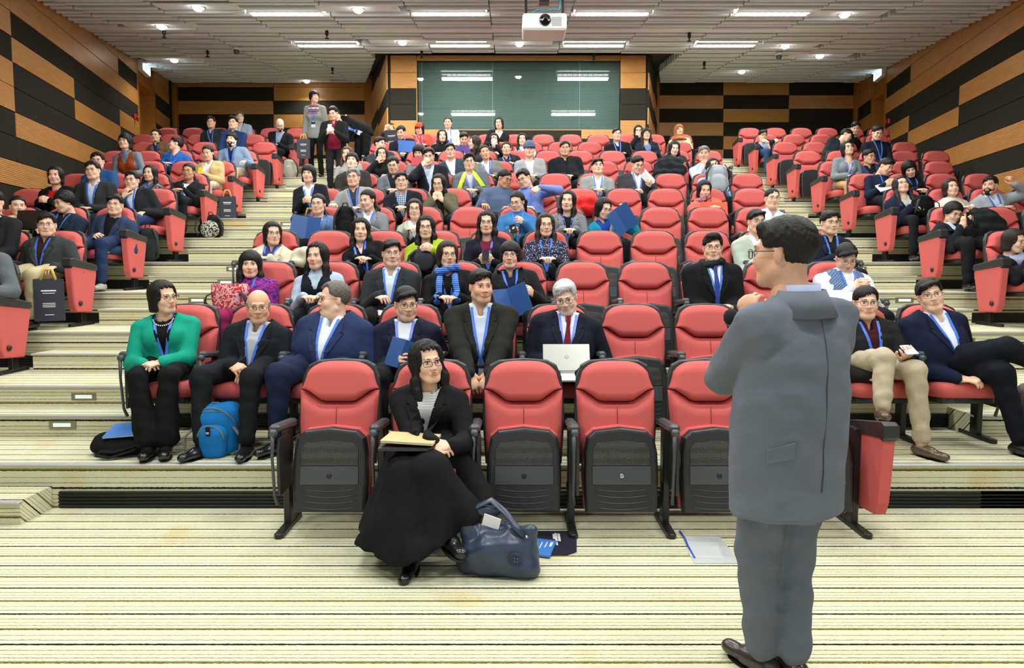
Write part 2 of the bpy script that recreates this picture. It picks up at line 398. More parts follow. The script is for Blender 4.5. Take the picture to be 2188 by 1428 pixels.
for x in (1052, 900, 1240): MB().tube([(px(x, 200).x, FY+.15, a.z), (px(x, 200).x, FY+.15, b.z)], .003, 5).obj('blind_cord', WHITEP, bl)
MB().box(((a.x+b.x)/2, FY+.5, (a.z+b.z)/2), (b.x-a.x+.2, .05, a.z-b.z+.3)).obj('booth_back', mat('booth_dim', srgb(70, 84, 82), .8), win)
for z in (a.z+.012, b.z-.012): MB().box(((a.x+b.x)/2, FY+.05, z), (b.x-a.x+.05, .08, .025), .004).obj('frame_rail', WOOD, win)
for x in (a.x-.012, b.x+.012): MB().box((x, FY+.05, (a.z+b.z)/2), (.025, .08, a.z-b.z), .004).obj('frame_post', WOOD, win)
# ------------------------------------------------------------------ ceiling
ceil = empty('ceiling'); tag(ceil, 'rising ceiling hung with rows of pale grey baffles', 'ceiling', kind='structure')
TILT = Rx(math.atan(.108))
MB().box((0, 8.8, ceil_z(8.8)+.17), (23, 21, .06), 0, TILT).obj('ceiling_deck', CEILB, ceil)
seg = 1.305; PB = .232; X0 = -4.27-seg*4
cells_tro = {(x, y) for x, y in TROF}
DOWN = [(423, 6), (345, 47), (372, 121), (655, 167), (860, 82), (765, 10), (1110, 85), (1678, 90), (1752, 112), (1805, 21), (1585, 146)]
def ceil_at(x, y):
    q = (PY-y)/F; d = 2.887/((q*CT-ST)-.108*(CT+q*ST)); return (x-1094)*d/F, d*(CT+q*ST)
DOWNW = [ceil_at(*p) for p in DOWN]
far = MB(); made = 0
baf_cache = {}
def baffle_mesh(L):
    k = round(L, 2)
    if k not in baf_cache:
        # a shallow trough profile, softly rounded below
        pr = [(-.032, .13), (-.034, -.03), (-.026, -.046), (-.010, -.053), (.010, -.053), (.026, -.046), (.034, -.03), (.032, .13)]
        vs = [(sx*L/2, p[0], p[1]) for sx in (-1, 1) for p in pr]; n = len(pr)
        fs = [(i, i+1, n+i+1, n+i) for i in range(n-1)]+[tuple(range(n))[::-1], tuple(range(n, 2*n))]
        baf_cache[k] = MB().add(vs, fs, 0, False).mesh('baffle', CEILM)
    return baf_cache[k]
rows_y = [9.9+PB*i for i in range(39)]
for yi, y in enumerate(rows_y):
    if abs(y-12.62) < .13 or y > BY-.1: continue
    for ci in range(17):
        xa, xb = X0+seg*ci, X0+seg*(ci+1)
        xa = max(xa, wl(y)+.05); xb = min(xb, wr(y)-.05)
        if xb-xa < .12: continue
        if y > FY-.1 and xa > bL-.9 and xb < bR+.9: continue
        if y > FY-.1:
            u = (y-FY)/(BY-FY); l_, r_ = bL-.25-u*1.1, bR+.2+u*.95
            if xa < l_ < xb: xb = l_
            if xa < r_ < xb: xa = r_
            if xb-xa < .1 or (xa > l_-.05 and xb < r_+.05): continue
        xm = (xa+xb)/2
        if any(abs(tx-xm) < .5 and abs(ty-y) < .17 for tx, ty in TROF): continue
        if any(abs(tx-xm) < .66 and abs(ty-y) < .20 for tx, ty in DOWNW): continue
        stag = .012*((ci+yi) % 2)
        vis = y > 10.3 and abs(1094+F*xm/y-1094) < 1150
        if vis and made < 270 and y < 14.7:
            o = link('baffle', baffle_mesh(xb-xa-.02), ceil, (xm, y, ceil_z(y)-.02-stag)); made += 1
        else:
            me = baffle_mesh(xb-xa-.02); n0 = len(far.v)
            far.add([(v.co.x+xm, v.co.y+y, v.co.z+ceil_z(y)-.02-stag) for v in me.vertices], [tuple(p.vertices) for p in me.polygons])
tag(far.obj('baffle_field', CEILM, ceil), kind='stuff')
MB().box((0, 12.62, ceil_z(12.62)-.03), (17, .42, .03), 0, TILT).obj('flat_strip', CEILM, ceil)
LOUV = mat('louvre_white', srgb(235, 236, 232), .4)
ordn = ['first', 'second', 'third', 'fourth']
for i, (x, y) in enumerate(TROF):
    z = ceil_z(y)-.05
    vis = y > 10
    t = empty('ceiling_light', (x, y, z))
    if vis: tag(t, 'louvred strip light, %s from the left in the %s row of lights' % (ordn[i % 4], 'rear' if y > 12 else 'nearer'), 'ceiling light', 'louvred strip lights in the ceiling')
    else: tag(t, 'louvred strip light %s, %s from the left' % ({8.9: 'behind the projector', 6.5: 'above the third seat row', 4.1: 'above the front seats', 1.7: 'above the speaker'}[y], ordn[i % 4]), 'ceiling light', 'louvred strip lights overhead')
    MB().box((0, 0, .04), (1.24, .30, .04), .004, TILT).obj('housing', WHITEP, t)
    MB().box((0, 0, .0), (1.16, .20, .02), 0, TILT).obj('tube_glow', GLOW, t)
    if vis:
        l = MB()
        for k in range(11): l.box((-.58+.116*k, 0, -.025), (.008, .2, .03), 0, TILT)
        for yy in (-.11, .11): l.box((0, yy, -.025+yy*.108), (1.2, .02, .045), 0, TILT)
        l.obj('louvre', LOUV, t)
for i, ((x, y), p) in enumerate(zip(DOWNW, DOWN)):
    t = empty('downlight', (x, y, ceil_z(y)-.05))
    tag(t, 'round downlight glowing in a flat ceiling plate ' + ['near the top left edge', 'above the left wall panels', 'beside the left exit sign', 'over the standing woman', 'between two rear strip lights', 'left of the two middle strip lights', 'below the projector', 'right of the rear strip lights', 'beside the right dome camera', 'at the top right', 'over the right back wall'][i], 'ceiling light', 'round downlights')
    MB().box((0, 0, 0), (1.28, .34, .03), .01, TILT).obj('plate', CEILM, t)
    MB().lathe([(.075, -.02), (.07, -.05), (.045, -.07), (.0, -.076)], n=16).obj('lamp', GLOW2, t)
    MB().lathe([(.10, -.014), (.10, -.026), (.08, -.028), (.076, -.02)], n=20).obj('ring', WHITEP, t)
    sp = bpy.data.lights.new('downlight_beam', 'SPOT'); sp.energy = 60; sp.spot_size = 2.4; sp.spot_blend = .6; sp.shadow_soft_size = .06; sp.color = (1, .97, .9)
    so = bpy.data.objects.new('downlight_beam', sp); COL.objects.link(so); so.location = (x, y, ceil_z(y)-.14)
# ------------------------------------------------------------------ organic shapes: distance fields meshed with surface nets
CORN = np.array([(i, j, k) for i in (0, 1) for j in (0, 1) for k in (0, 1)])
EDG = [(a, b) for a in range(8) for b in range(a+1, 8) if np.abs(CORN[a]-CORN[b]).sum() == 1]
def surfnet(d, lo, h):
    s = d < 0
    nx, ny, nz = d.shape
    cnt = np.zeros((nx-1, ny-1, nz-1), np.uint8)
    for i, j, k in CORN: cnt += s[i:nx-1+i, j:ny-1+j, k:nz-1+k]
    act = (cnt > 0) & (cnt < 8); idx = np.argwhere(act)
    if len(idx) == 0: return np.zeros((0, 3)), np.zeros((0, 4), int)
    vid = np.full(act.shape, -1, np.int64); vid[act] = np.arange(len(idx))
    val = np.stack([d[idx[:, 0]+c[0], idx[:, 1]+c[1], idx[:, 2]+c[2]] for c in CORN], 1)
    acc = np.zeros((len(idx), 3)); n = np.zeros(len(idx))
    for a, b in EDG:
        va, vb = val[:, a], val[:, b]; x = (va < 0) != (vb < 0)
        t = np.where(x, va/np.where(x, va-vb, 1), 0)
        acc += x[:, None]*(CORN[a]+(CORN[b]-CORN[a])*t[:, None]); n += x
    v = np.array(lo)+h*(idx+acc/n[:, None])
    qs = []
    for ax in range(3):
        sl0 = [slice(1, None)]*3; sl1 = [slice(1, None)]*3
        u, w = [(1, 2), (2, 0), (0, 1)][ax]
        A = np.moveaxis(s, ax, 0)
        e = np.moveaxis(s, (ax, u, w), (0, 1, 2)); V = np.moveaxis(vid, (ax, u, w), (0, 1, 2))
        ch = e[:-1, 1:-1, 1:-1] != e[1:, 1:-1, 1:-1]
        p = np.argwhere(ch)
        if not len(p): continue
        i, j, k = p[:, 0], p[:, 1]+1, p[:, 2]+1
        q = np.stack([V[i, j-1, k-1], V[i, j, k-1], V[i, j, k], V[i, j-1, k]], 1)
        fl = ~e[i, j, k]
        q[fl] = q[fl][:, ::-1]
        qs.append(q)
    q = np.concatenate(qs); q = q[(q >= 0).all(1)]
    return v, q
def relax(v, q, it=1, f=.5):
    for _ in range(it):
        acc = np.zeros_like(v); n = np.zeros(len(v))
        for a in range(4):
            b = (a+1) % 4
            np.add.at(acc, q[:, a], v[q[:, b]]); np.add.at(n, q[:, a], 1); np.add.at(acc, q[:, b], v[q[:, a]]); np.add.at(n, q[:, b], 1)
        v = v*(1-f)+f*acc/np.maximum(n, 1)[:, None]
    return v
class SDF:
    def __init__(s, lo, hi, h):
        s.h = h; s.lo = np.array(lo, float)-2.5*h; s.n = np.ceil((np.array(hi)-np.array(lo))/h).astype(int)+6
        s.ax = [s.lo[i]+h*np.arange(s.n[i]) for i in range(3)]; s.d = np.full(s.n, 1.0, np.float32)
    def sub(s, lo, hi):
        r = []
        for i in range(3):
            a = int(max(0, math.floor((lo[i]-s.lo[i])/s.h))); b = int(min(s.n[i], math.ceil((hi[i]-s.lo[i])/s.h)+1))
            if b <= a: return None
            r.append(slice(a, b))
        return tuple(r)
    def P(s, sl): return np.stack(np.meshgrid(s.ax[0][sl[0]], s.ax[1][sl[1]], s.ax[2][sl[2]], indexing='ij'), -1)
    def comb(s, sl, v, k, op):
        a = s.d[sl]
        if op == 'u':
            if k <= 0: s.d[sl] = np.minimum(a, v)
            else:
                hh = np.clip(.5+.5*(a-v)/k, 0, 1); s.d[sl] = a*(1-hh)+v*hh-k*hh*(1-hh)
        else:
            v = -v
            if k <= 0: s.d[sl] = np.maximum(a, v)
            else:
                hh = np.clip(.5-.5*(a-v)/k, 0, 1); s.d[sl] = a*(1-hh)+v*hh+k*hh*(1-hh)
    def cone(s, a, b, ra, rb, k=.03, fr=None, sc=None, op='u'):
        a = np.array(a, float); b = np.array(b, float); pad = max(ra, rb)*(max(sc) if sc else 1)+k+2*s.h
        sl = s.sub(np.minimum(a, b)-pad, np.maximum(a, b)+pad)
        if sl is None: return
        p = s.P(sl)-a; ba = b-a; g = 1
        if fr is not None:
            S = np.array(fr)/np.array(sc)[:, None]; p = p @ S.T; ba = S @ ba; g = min(sc)
        t = np.clip((p @ ba)/max(ba @ ba, 1e-9), 0, 1)
        s.comb(sl, (np.linalg.norm(p-t[..., None]*ba, axis=-1)-(ra+(rb-ra)*t))*g, k, op)
    def ell(s, c, r, k=.02, fr=None, op='u'):
        c = np.array(c, float); r = np.array(r if hasattr(r, '__len__') else (r, r, r), float); pad = r.max()+k+2*s.h
        sl = s.sub(c-pad, c+pad)
        if sl is None: return
        p = s.P(sl)-c
        if fr is not None: p = p @ np.array(fr).T
        l = np.linalg.norm(p/r, axis=-1); l2 = np.linalg.norm(p/r**2, axis=-1)
        s.comb(sl, l*(l-1)/np.maximum(l2, 1e-6), k, op)
    def mesh(s, it=0): 
        v, q = surfnet(s.d, s.lo, s.h)
        return (relax(v, q, it), q) if it and len(v) else (v, q)
class Geo:
    'numpy mesh pieces joined into one mesh'
    def __init__(s): s.v = []; s.q = []; s.m = []; s.n = 0
    def add(s, v, q, mi=0):
        if len(v) == 0: return s
        s.v.append(np.asarray(v, float)); s.q += [tuple(int(i)+s.n for i in f) for f in q]; s.m += [mi]*len(q); s.n += len(v); return s
    def addmb(s, mb, f=None, mi=None):
        v = np.array(mb.v)
        return s.add(v if f is None else f(v), mb.f, mi or 0) if mi is not None else s._mm(mb, v if f is None else f(v))
    def _mm(s, mb, v):
        s.v.append(v); s.q += [tuple(i+s.n for i in f) for f in mb.f]; s.m += mb.m; s.n += len(v); return s
    def mesh(s, name, mats, org=(0, 0, 0)):
        me = bpy.data.meshes.new(name)
        v = np.concatenate(s.v)-np.array(org) if s.v else np.zeros((0, 3))
        me.from_pydata(v.tolist(), [], s.q)
        for m in (mats if isinstance(mats, (list, tuple)) else [mats]): me.materials.append(m)
        me.polygons.foreach_set('material_index', s.m); me.polygons.foreach_set('use_smooth', [True]*len(s.q)); me.update(); return me
def wob(P, f, a, seed=0):
    x, y, z = P[..., 0], P[..., 1], P[..., 2]
    return a*(np.sin(f*x+1.3*f*z+seed)*np.sin(f*1.1*y-f*.7*x+2*seed)+.5*np.sin(2.1*f*z+f*y*1.7+seed*3))
# ---- heads (local: face towards -Y, origin between the ears)
HEADS = {}
def head(kind, h):
    k = (kind, h)
    if k in HEADS: return HEADS[k]
    f = kind[0] == 'f'; fat = 'F' in kind; old = 'o' in kind
    s = SDF((-.1, -.125, -.215), (.1, .12, .125), h)
    jw = .9 if f else (1.12 if fat else 1.0)
    s.ell((0, .018, .030), (.076, .094, .086), .0)
    s.ell((0, -.022, -.038), (.060*jw, .066, .078), .03)
    s.cone((-.018*jw, -.062, -.096), (.018*jw, -.062, -.096), .02 if not f else .016, .02 if not f else .016, .025)
    for sx in (-1, 1):
        s.ell((sx*.037, -.058, -.030), (.026*jw, .026, .027), .025)
        s.cone((sx*.054*jw, .0, -.06), (sx*.03*jw, -.055, -.088), .018, .014, .03)
        s.ell((sx*.031, -.099, .004), (.019, .016, .012), .012, op='s')
        s.ell((sx*.076, .012, -.006), (.009, .017, .03), .008)
    s.cone((-.036, -.079, .024), (.036, -.079, .024), .009, .009, .015)
    s.cone((0, -.084, .010), (0, -.099, -.028), .006, .0095, .012)
    for sx in (-1, 1): s.ell((sx*.012, -.093, -.031), (.009, .010, .008), .006)
    s.ell((0, -.083, -.058), (.026, .010, .013), .012)
    s.cone((-.019, -.0955, -.0575), (.019, -.0955, -.0575), .0035, .0035, .003, op='s')
    s.cone((0, .022, -.06), (0, .036, -.205), .05 if f else .056, .054 if f else .062, .03)
    if fat: s.ell((0, -.02, -.105), (.062, .06, .035), .03)
    v, q = s.mesh(1)
    v = v.astype(float)
    g = Geo().add(v, q, 0)
    # eyes, lips and brows
    def blob(c, r, mi, n=8, m=6):
        vs = []; fs = []
        for j in range(m+1):
            a = math.pi*j/m
            for i in range(n):
                b = 2*math.pi*i/n; vs.append((c[0]+r[0]*math.sin(a)*math.cos(b), c[1]+r[1]*math.sin(a)*math.sin(b), c[2]+r[2]*math.cos(a)))
        for j in range(m):
            for i in range(n): fs.append((j*n+i, j*n+(i+1) % n, (j+1)*n+(i+1) % n, (j+1)*n+i)[::-1])
        g.add(np.array(vs), fs, mi)
    for sx in (-1, 1):
        blob((sx*.031, -.0795, .004), (.0145, .0075, .0056), 1)
        blob((sx*.031, -.0845, .004), (.0058, .0035, .0050), 2)
        mb = MB(); mb.tube([(sx*(.0155+.0105*t), -.0835-.0012*math.sin(t*1.1), .0095+.0018*math.sin(t*1.05)) for t in (0, 1, 2, 3)], [.0012, .0018, .0018, .001], 5); g.addmb(mb, mi=2)
        mb = MB(); mb.tube([(sx*(.013+.0125*t), -.0905+.0022*t+.0009*t*t, .0255+.003*math.sin(t*.95)) for t in (0, 1, 2, 3)], [.0022, .0036, .0034, .0018], 6, flat=.6); g.addmb(mb, mi=4)
    lw = .021
    for z, rz, ry in ((-.0535, .0036, .0048), (-.0615, .0044, .0052)): 
        mb = MB(); mb.tube([(lw*t, -.0925+.006*t*t, z+.0018*(1 if z > -.056 else -1)*(1-abs(t))-.001*t*t) for t in (-1, -.5, 0, .5, 1)], [.0012, .0042, .0048, .0042, .0012], 6); g.addmb(mb, mi=3)
    HEADS[k] = (np.concatenate(g.v), g.q, g.m)
    return HEADS[k]
# ---- hair (local to the head)
HAIRS = {}
def plane(P, n, c): n = np.array(n)/np.linalg.norm(n); return P @ n-c
def hair(style, h):
    k = (style, h)
    if k in HAIRS: return HAIRS[k]
    lo = (-.17, -.14, -.46 if style.startswith('long') else -.2); hi = (.17, .2, .16)
    s = SDF(lo, hi, h); full = (slice(None),)*3
    P = s.P(full); X, Y, Z = P[..., 0], P[..., 1], P[..., 2]
    def cap(g, c=(0, .020, .034)): s.ell(c, (.079+g, .098+g, .089+g), 0)
    def carve(expr, k=.008): s.comb(full, expr, k, 's')
    if style in ('short', 'shortside', 'spiky', 'grey', 'buzz', 'receding', 'neat', 'crew'):
        g = {'buzz': .003, 'crew': .004, 'spiky': .006, 'neat': .005}.get(style, .006)
        cap(g)
        tv = {'buzz': 0, 'crew': .004, 'spiky': .013, 'receding': .002}.get(style, .008)
        if tv: s.ell((0, .014, .058), (.080, .098, .064+tv), .015)
        if style in ('short', 'grey', 'neat'): s.cone((-.040, -.060, .086), (.044, -.056, .092), .014, .019, .02)
        if style == 'spiky': s.ell((0, -.045, .10), (.058, .05, .036), .02)
        if style == 'shortside': s.cone((.050, -.070, .086), (-.046, -.080, .068), .017, .020, .02); s.cone((-.046, -.080, .068), (-.07, -.055, .045), .016, .012, .02)
        base = .022 if style == 'receding' else 0
        jag = .007*np.sin(X*210+3*np.sin(X*90))+.004*np.sin(X*430)
        carve(Z-(-.010-.74*Y+base), .004)           # hairline falling to the nape
        carve(np.maximum(np.maximum(Z-.069-base*1.2-1.3*jag+.30*np.abs(X-.018), np.abs(X)-.064), Y+.045), .004)  # forehead
        carve(np.maximum(np.maximum(-Y-.040, Y-.032), Z-.018), .003)         # round the ears
        carve(Z+.082, .004)
        s.d += wob(P, 150, .0016 if style != 'spiky' else .004, 1)+.0014*np.sin(X*330+Y*120)*np.sin(Y*260-Z*170)
    elif style in ('bald', 'fringe'):
        cap(.005); carve(-(Z-.032-.2*Y), .006); carve(Y+.012, .004)
        carve(np.maximum(np.maximum(-Y-.03, Y-.03), Z-.0), .004); carve(Z+.08, .004); s.d += wob(P, 200, .001, 2)
    elif style in ('bob', 'bobfringe', 'pageboy'):
        cap(.013)
        zb = -.105 if style != 'pageboy' else -.06
        s.cone((0, .028, .02), (0, .028, zb+.03), .090, .094, .03, np.eye(3), (1, .98, 1))
        w = .054
        top = .078+.008*np.sin(X*200) if style == 'bob' else .032+.006*np.sin(X*260)
        carve(np.maximum(np.maximum(np.abs(X)-w*(1+.25*(Z < -.02)), Y+.010), np.minimum(Z-top+.10*np.abs(X), .2)), .012)
        carve(Z-zb, .01); carve(np.maximum(np.maximum(np.abs(X)-.062, -Z-.2), np.maximum(Z+.05, Y-.05)), .01)
        if style == 'bob': carve(np.maximum(np.abs(X-.012)-.0025, np.maximum(.118-Z, Y-.02)), .006)
        s.d += wob(P*np.array((1, 1, .10)), 260, .0018, 3)
    elif style in ('long', 'longfringe', 'longwavy'):
        cap(.012)
        s.cone((0, .04, .0), (0, .075, -.34), .088, .095, .04, np.eye(3), (1, .55, 1))
        for sx in (-1, 1):
            s.cone((sx*.066, .0, .045), (sx*.078, -.005, -.10), .020, .026, .03)
            s.cone((sx*.082, -.005, -.10), (sx*.085, -.055, -.31), .032, .022, .03)
        top = (.086 if style == 'long' else (.034 if style == 'longfringe' else .080))+.007*np.sin(X*230)
        carve(np.maximum(np.maximum(np.abs(X)-.052-.03*(np.clip(-Z-.08, 0, 1)), Y-.0), np.maximum(Z-top+.12*np.abs(X), -.5)), .012)
        carve(np.maximum(np.maximum(np.abs(X)-.058, Y-.045), Z+.045), .01)
        if style == 'long': carve(np.maximum(np.abs(X-.006)-.0025, np.maximum(.114-Z, Y-.03)), .006)
        s.d += wob(P*np.array((1, 1, .12)), 170, .003 if style != 'longwavy' else .004, 4)
        if style == 'longwavy': s.d += .004*np.sin(Z*42+X*14)*(Z < 0)
    elif style in ('pony', 'tied', 'bun'):
        cap(.008)
        carve(Z-(.0-.75*Y), .006)
        carve(np.maximum(np.maximum(Z-.076+.30*np.abs(X), np.abs(X)-.066), Y+.03), .008)
        carve(np.maximum(np.maximum(-Y-.03, Y-.03), Z-.01), .004)
        if style == 'pony': s.cone((.0, .115, .03), (.03, .165, -.02), .028, .03, .02); s.cone((.03, .165, -.02), (.04, .15, -.16), .03, .012, .02)
        if style == 'tied': s.cone((.0, .10, -.02), (.075, .09, -.12), .03, .03, .03); s.cone((.075, .09, -.12), (.08, .02, -.19), .026, .012, .02)
        if style == 'bun': s.ell((0, .125, .06), .042, .02)
        s.d += wob(P, 170, .0015, 5)
    elif style == 'messy':
        cap(.017); carve(Z-(-.015-.72*Y), .006); carve(np.maximum(np.maximum(Z-.052, np.abs(X)-.058), Y+.04), .008)
        s.d += wob(P, 130, .006, 6)
    elif style == 'beard':
        s.ell((0, -.022, -.045), (.066, .073, .083), 0); s.ell((0, -.066, -.098), (.03, .03, .028), .02)
        carve(-(Z+.036+.35*np.abs(X)*0), .004); carve(np.maximum(np.abs(X)-.017, np.maximum(np.abs(Z+.058)-.009, Y+.05)), .003)
        carve(.012-Y, .004); carve(Z+.14, .004)
        s.d += wob(P, 260, .0015, 7)
    elif style == 'cap':      # sports cap
        cap(.014); carve(Z-.028+.15*Y, .004)
        s.ell((0, -.115, .034), (.066, .062, .009), .006)
    elif style == 'beanie':   # round knitted cap with small peak
        cap(.02, (0, .02, .045)); carve(Z-.02, .005); s.ell((.02, -.10, .03), (.075, .05, .008), .006)
    elif style == 'hijab':
        cap(.016); s.cone((0, .03, -.02), (0, .03, -.15), .092, .10, .04); s.ell((0, -.01, -.20), (.15, .12, .06), .05)
        s.ell((0, -.115, -.015), (.053, .09, .078), .012, op='s'); s.d += wob(P, 60, .003, 8)
    v, q = s.mesh(1)
    g = Geo().add(v, q); me = g.mesh('hair_'+style, None)
    HAIRS[k] = me; return me
# ---- hands (local: wrist at origin, fingers +X, back of the hand +Z, thumb +Y)
HANDS = {}
def hand(curl, h):
    k = (curl, h)
    if k in HANDS: return HANDS[k]
    s = SDF((-.03, -.06, -.11), (.20, .085, .03), h)
    s.cone((-.02, 0, 0), (.01, 0, 0), .024, .026, 0, np.eye(3), (1, 1, .75))
    s.cone((.02, .0, 0), (.078, .0, .0), .034, .040, .02, np.eye(3), (1, 1, .36))
    for i, (y, L) in enumerate(((.032, .068), (.011, .077), (-.011, .071), (-.032, .055))):
        a = np.array((.082-.006*abs(i-1.2), y, .0)); fan = (1.5-i)*.06; c = 0; r = .0095
        for t in range(3):
            c += curl*(.75, 1.0, .8)[t]; l = L*(.45, .32, .26)[t]
            b = a+l*np.array((math.cos(c)*math.cos(fan), math.cos(c)*math.sin(fan)+(.0), -math.sin(c)))
            s.cone(a, b, r, r*.92, .004 if t else .010); a = b; r *= .92
    a = np.array((.018, .028, -.006)); b = np.array((.05, .052, -.018)); c = b+np.array((.03, .006, -.012-.02*curl)); 
    s.cone(a, b, .015, .0115, .012); s.cone(b, c, .0112, .0095, .005); s.cone(c, c+np.array((.02, -.006, -.006)), .0095, .008, .004)
    HANDS[k] = s.mesh(1); return HANDS[k]
# ------------------------------------------------------------------ people
SKINS = {'a': srgb(236, 190, 162), 'b': srgb(226, 174, 142), 'c': srgb(242, 204, 180), 'd': srgb(206, 150, 116)}
def skin_mat(k): return mat('skin_'+k, SKINS[k], .5, spec=.35)
EYEW = mat('eye_white', srgb(228, 222, 214), .3); IRIS = mat('eye_dark', srgb(28, 20, 16), .25)
def lip_mat(red): return mat('lips_red', srgb(204, 112, 102), .4) if red else mat('lips', srgb(208, 140, 120), .45)
def hair_mat(c):
    return mat('hair_%d_%d_%d' % c, srgb(*[x*.85 for x in c]), .52, spec=.28, noise=.35, nscale=90, bump=.9, bscale=170, stretch=(1, 1, .10))
def cloth(c, kind='wool'):
    if max(c) < 85: c = tuple(int(x*.76) for x in c)
    n = 'cloth_%s_%d_%d_%d' % ((kind,)+tuple(c))
    if n in MATS: return MATS[n]
    m = mat(n, srgb(*c), .85 if kind != 'leather' else .35, spec=.15 if kind != 'leather' else .5, noise=0)
    nt = m.node_tree; N, L = nt.nodes, nt.links; p = N['Principled BSDF']
    tc = N.new('ShaderNodeTexCoord'); n2 = N.new('ShaderNodeTexNoise'); n2.inputs['Scale'].default_value = 7; n2.inputs['Detail'].default_value = 2.5; n2.inputs['Distortion'].default_value = .3
    L.new(tc.outputs['Object'], n2.inputs['Vector'])
    b = N.new('ShaderNodeBump'); b.inputs['Strength'].default_value = .5; b.inputs['Distance'].default_value = .03
    L.new(n2.outputs['Fac'], b.inputs['Height']); L.new(b.outputs[0], p.inputs['Normal'])
    return m
def pattern(name, c1, c2, kind, scale=30, c3=None):
    if name in MATS: return MATS[name]
    m, nt, p, N, L = nmat(name); tc = N.new('ShaderNodeTexCoord'); sp = N.new('ShaderNodeSeparateXYZ'); L.new(tc.outputs['Object'], sp.inputs[0])
    if kind == 'hstripe': src = math_node(N, L, 'FRACT', math_node(N, L, 'MULTIPLY', sp.outputs['Z'], scale))
    elif kind == 'check':
        a = math_node(N, L, 'FRACT', math_node(N, L, 'MULTIPLY', sp.outputs['Z'], scale)); b = math_node(N, L, 'FRACT', math_node(N, L, 'MULTIPLY', sp.outputs['X'], scale))
        src = math_node(N, L, 'MULTIPLY', math_node(N, L, 'ADD', math_node(N, L, 'GREATER_THAN', a, .6), math_node(N, L, 'GREATER_THAN', b, .6)), .49)
    else:
        v = N.new('ShaderNodeTexVoronoi' if kind == 'spots' else 'ShaderNodeTexNoise'); v.inputs['Scale'].default_value = scale; L.new(tc.outputs['Object'], v.inputs['Vector']); src = v.outputs['Distance' if kind == 'spots' else 'Fac']
    st = {'hstripe': [(0, srgb(*c1)), (.55, srgb(*c2))], 'check': [(0, srgb(*c1)), (.3, srgb(*c2)), (.7, srgb(*(c3 or c2)))], 'spots': [(0, srgb(*c2)), (.28, srgb(*(c3 or c2))), (.36, srgb(*c1))], 'blotch': [(0, srgb(*c1)), (.47, srgb(*c2)), (.6, srgb(*(c3 or c1)))]}[kind]
    r = ramp(N, L, src, st); L.new(r.outputs[0], p.inputs['Base Color']); p.inputs['Roughness'].default_value = .85
    MATS[name] = m; return m
LAN = mat('lanyard_blue', srgb(62, 112, 214), .5); LANP = mat('lanyard_violet', srgb(112, 132, 226), .5)
CARD = mat('badge_navy', srgb(30, 50, 92), .35); CARDW = mat('badge_white', srgb(206, 220, 232), .4)
GOLD = mat('glasses_metal', srgb(120, 105, 80), .25, metal=.8); GBLK = mat('glasses_black', srgb(24, 22, 22), .3)
LENS = bpy.data.materials.new('lens'); LENS.use_nodes = True
nt = LENS.node_tree; nt.nodes.clear(); o_ = nt.nodes.new('ShaderNodeOutputMaterial'); mx_ = nt.nodes.new('ShaderNodeMixShader'); tr_ = nt.nodes.new('ShaderNodeBsdfTransparent'); gl_ = nt.nodes.new('ShaderNodeBsdfGlossy'); gl_.inputs['Roughness'].default_value = .05; mx_.inputs[0].default_value = .06
nt.links.new(tr_.outputs[0], mx_.inputs[1]); nt.links.new(gl_.outputs[0], mx_.inputs[2]); nt.links.new(mx_.outputs[0], o_.inputs[0])
GLS = {}
def glasses_mesh(kind):
    if kind in GLS: return GLS[kind]
    m = MB(); rr = .0017 if kind != 'b' else .0024
    for sx in (-1, 1):
        c = (sx*.033, -.104, .001); pts = []
        for i in range(15):
            a = 2*math.pi*i/14; cx, sz = math.cos(a), math.sin(a)
            e = 1 if kind == 'r' else .6
            pts.append((c[0]+.0245*math.copysign(abs(cx)**e, cx), c[1]+.006*(abs(cx*.024+sx*.033)/.05)**2, c[2]+(.0195 if kind == 'r' else .0165)*math.copysign(abs(sz)**e, sz)))
        m.tube(pts, rr, 5, 0, False)
        n = len(m.v); m.v += [tuple(p) for p in pts[:14]]; m.f.append(tuple(range(n, n+14))); m.m.append(1); m.smooth.append(False)
        m.tube([(sx*.0575, -.100, .008), (sx*.074, -.085, .008), (sx*.082, .01, .006), (sx*.080, .025, -.008)], rr, 5)
    m.tube([(-.009, -.104, .004), (0, -.107, .007), (.009, -.104, .004)], rr, 5)
    GLS[kind] = m.mesh('glasses', [GBLK if kind in 'bk' else GOLD, LENS]); return GLS[kind]
def V3(p): return np.array((p[0], p[1], p[2]), float)
def nrm(v): return v/(np.linalg.norm(v)+1e-9)
def rotm(yaw, pitch, roll):
    'yaw + turns the face to the viewer right, pitch + looks down, roll + tips the head to the viewer right'
    return np.array(Rz(yaw) @ Rx(pitch) @ Ry(roll))
def ik(S, Wt, l1, l2, pole):
    d = Wt-S; L = np.linalg.norm(d)
    if L > (l1+l2)*.995: Wt = S+d/L*(l1+l2)*.995; d = Wt-S; L = np.linalg.norm(d)
    u = d/L; a = (l1*l1-l2*l2+L*L)/(2*L); hgt = math.sqrt(max(l1*l1-a*a, 0))
    p = pole-u*(pole @ u); return S+u*a+nrm(p)*hgt, Wt
NP = [0]
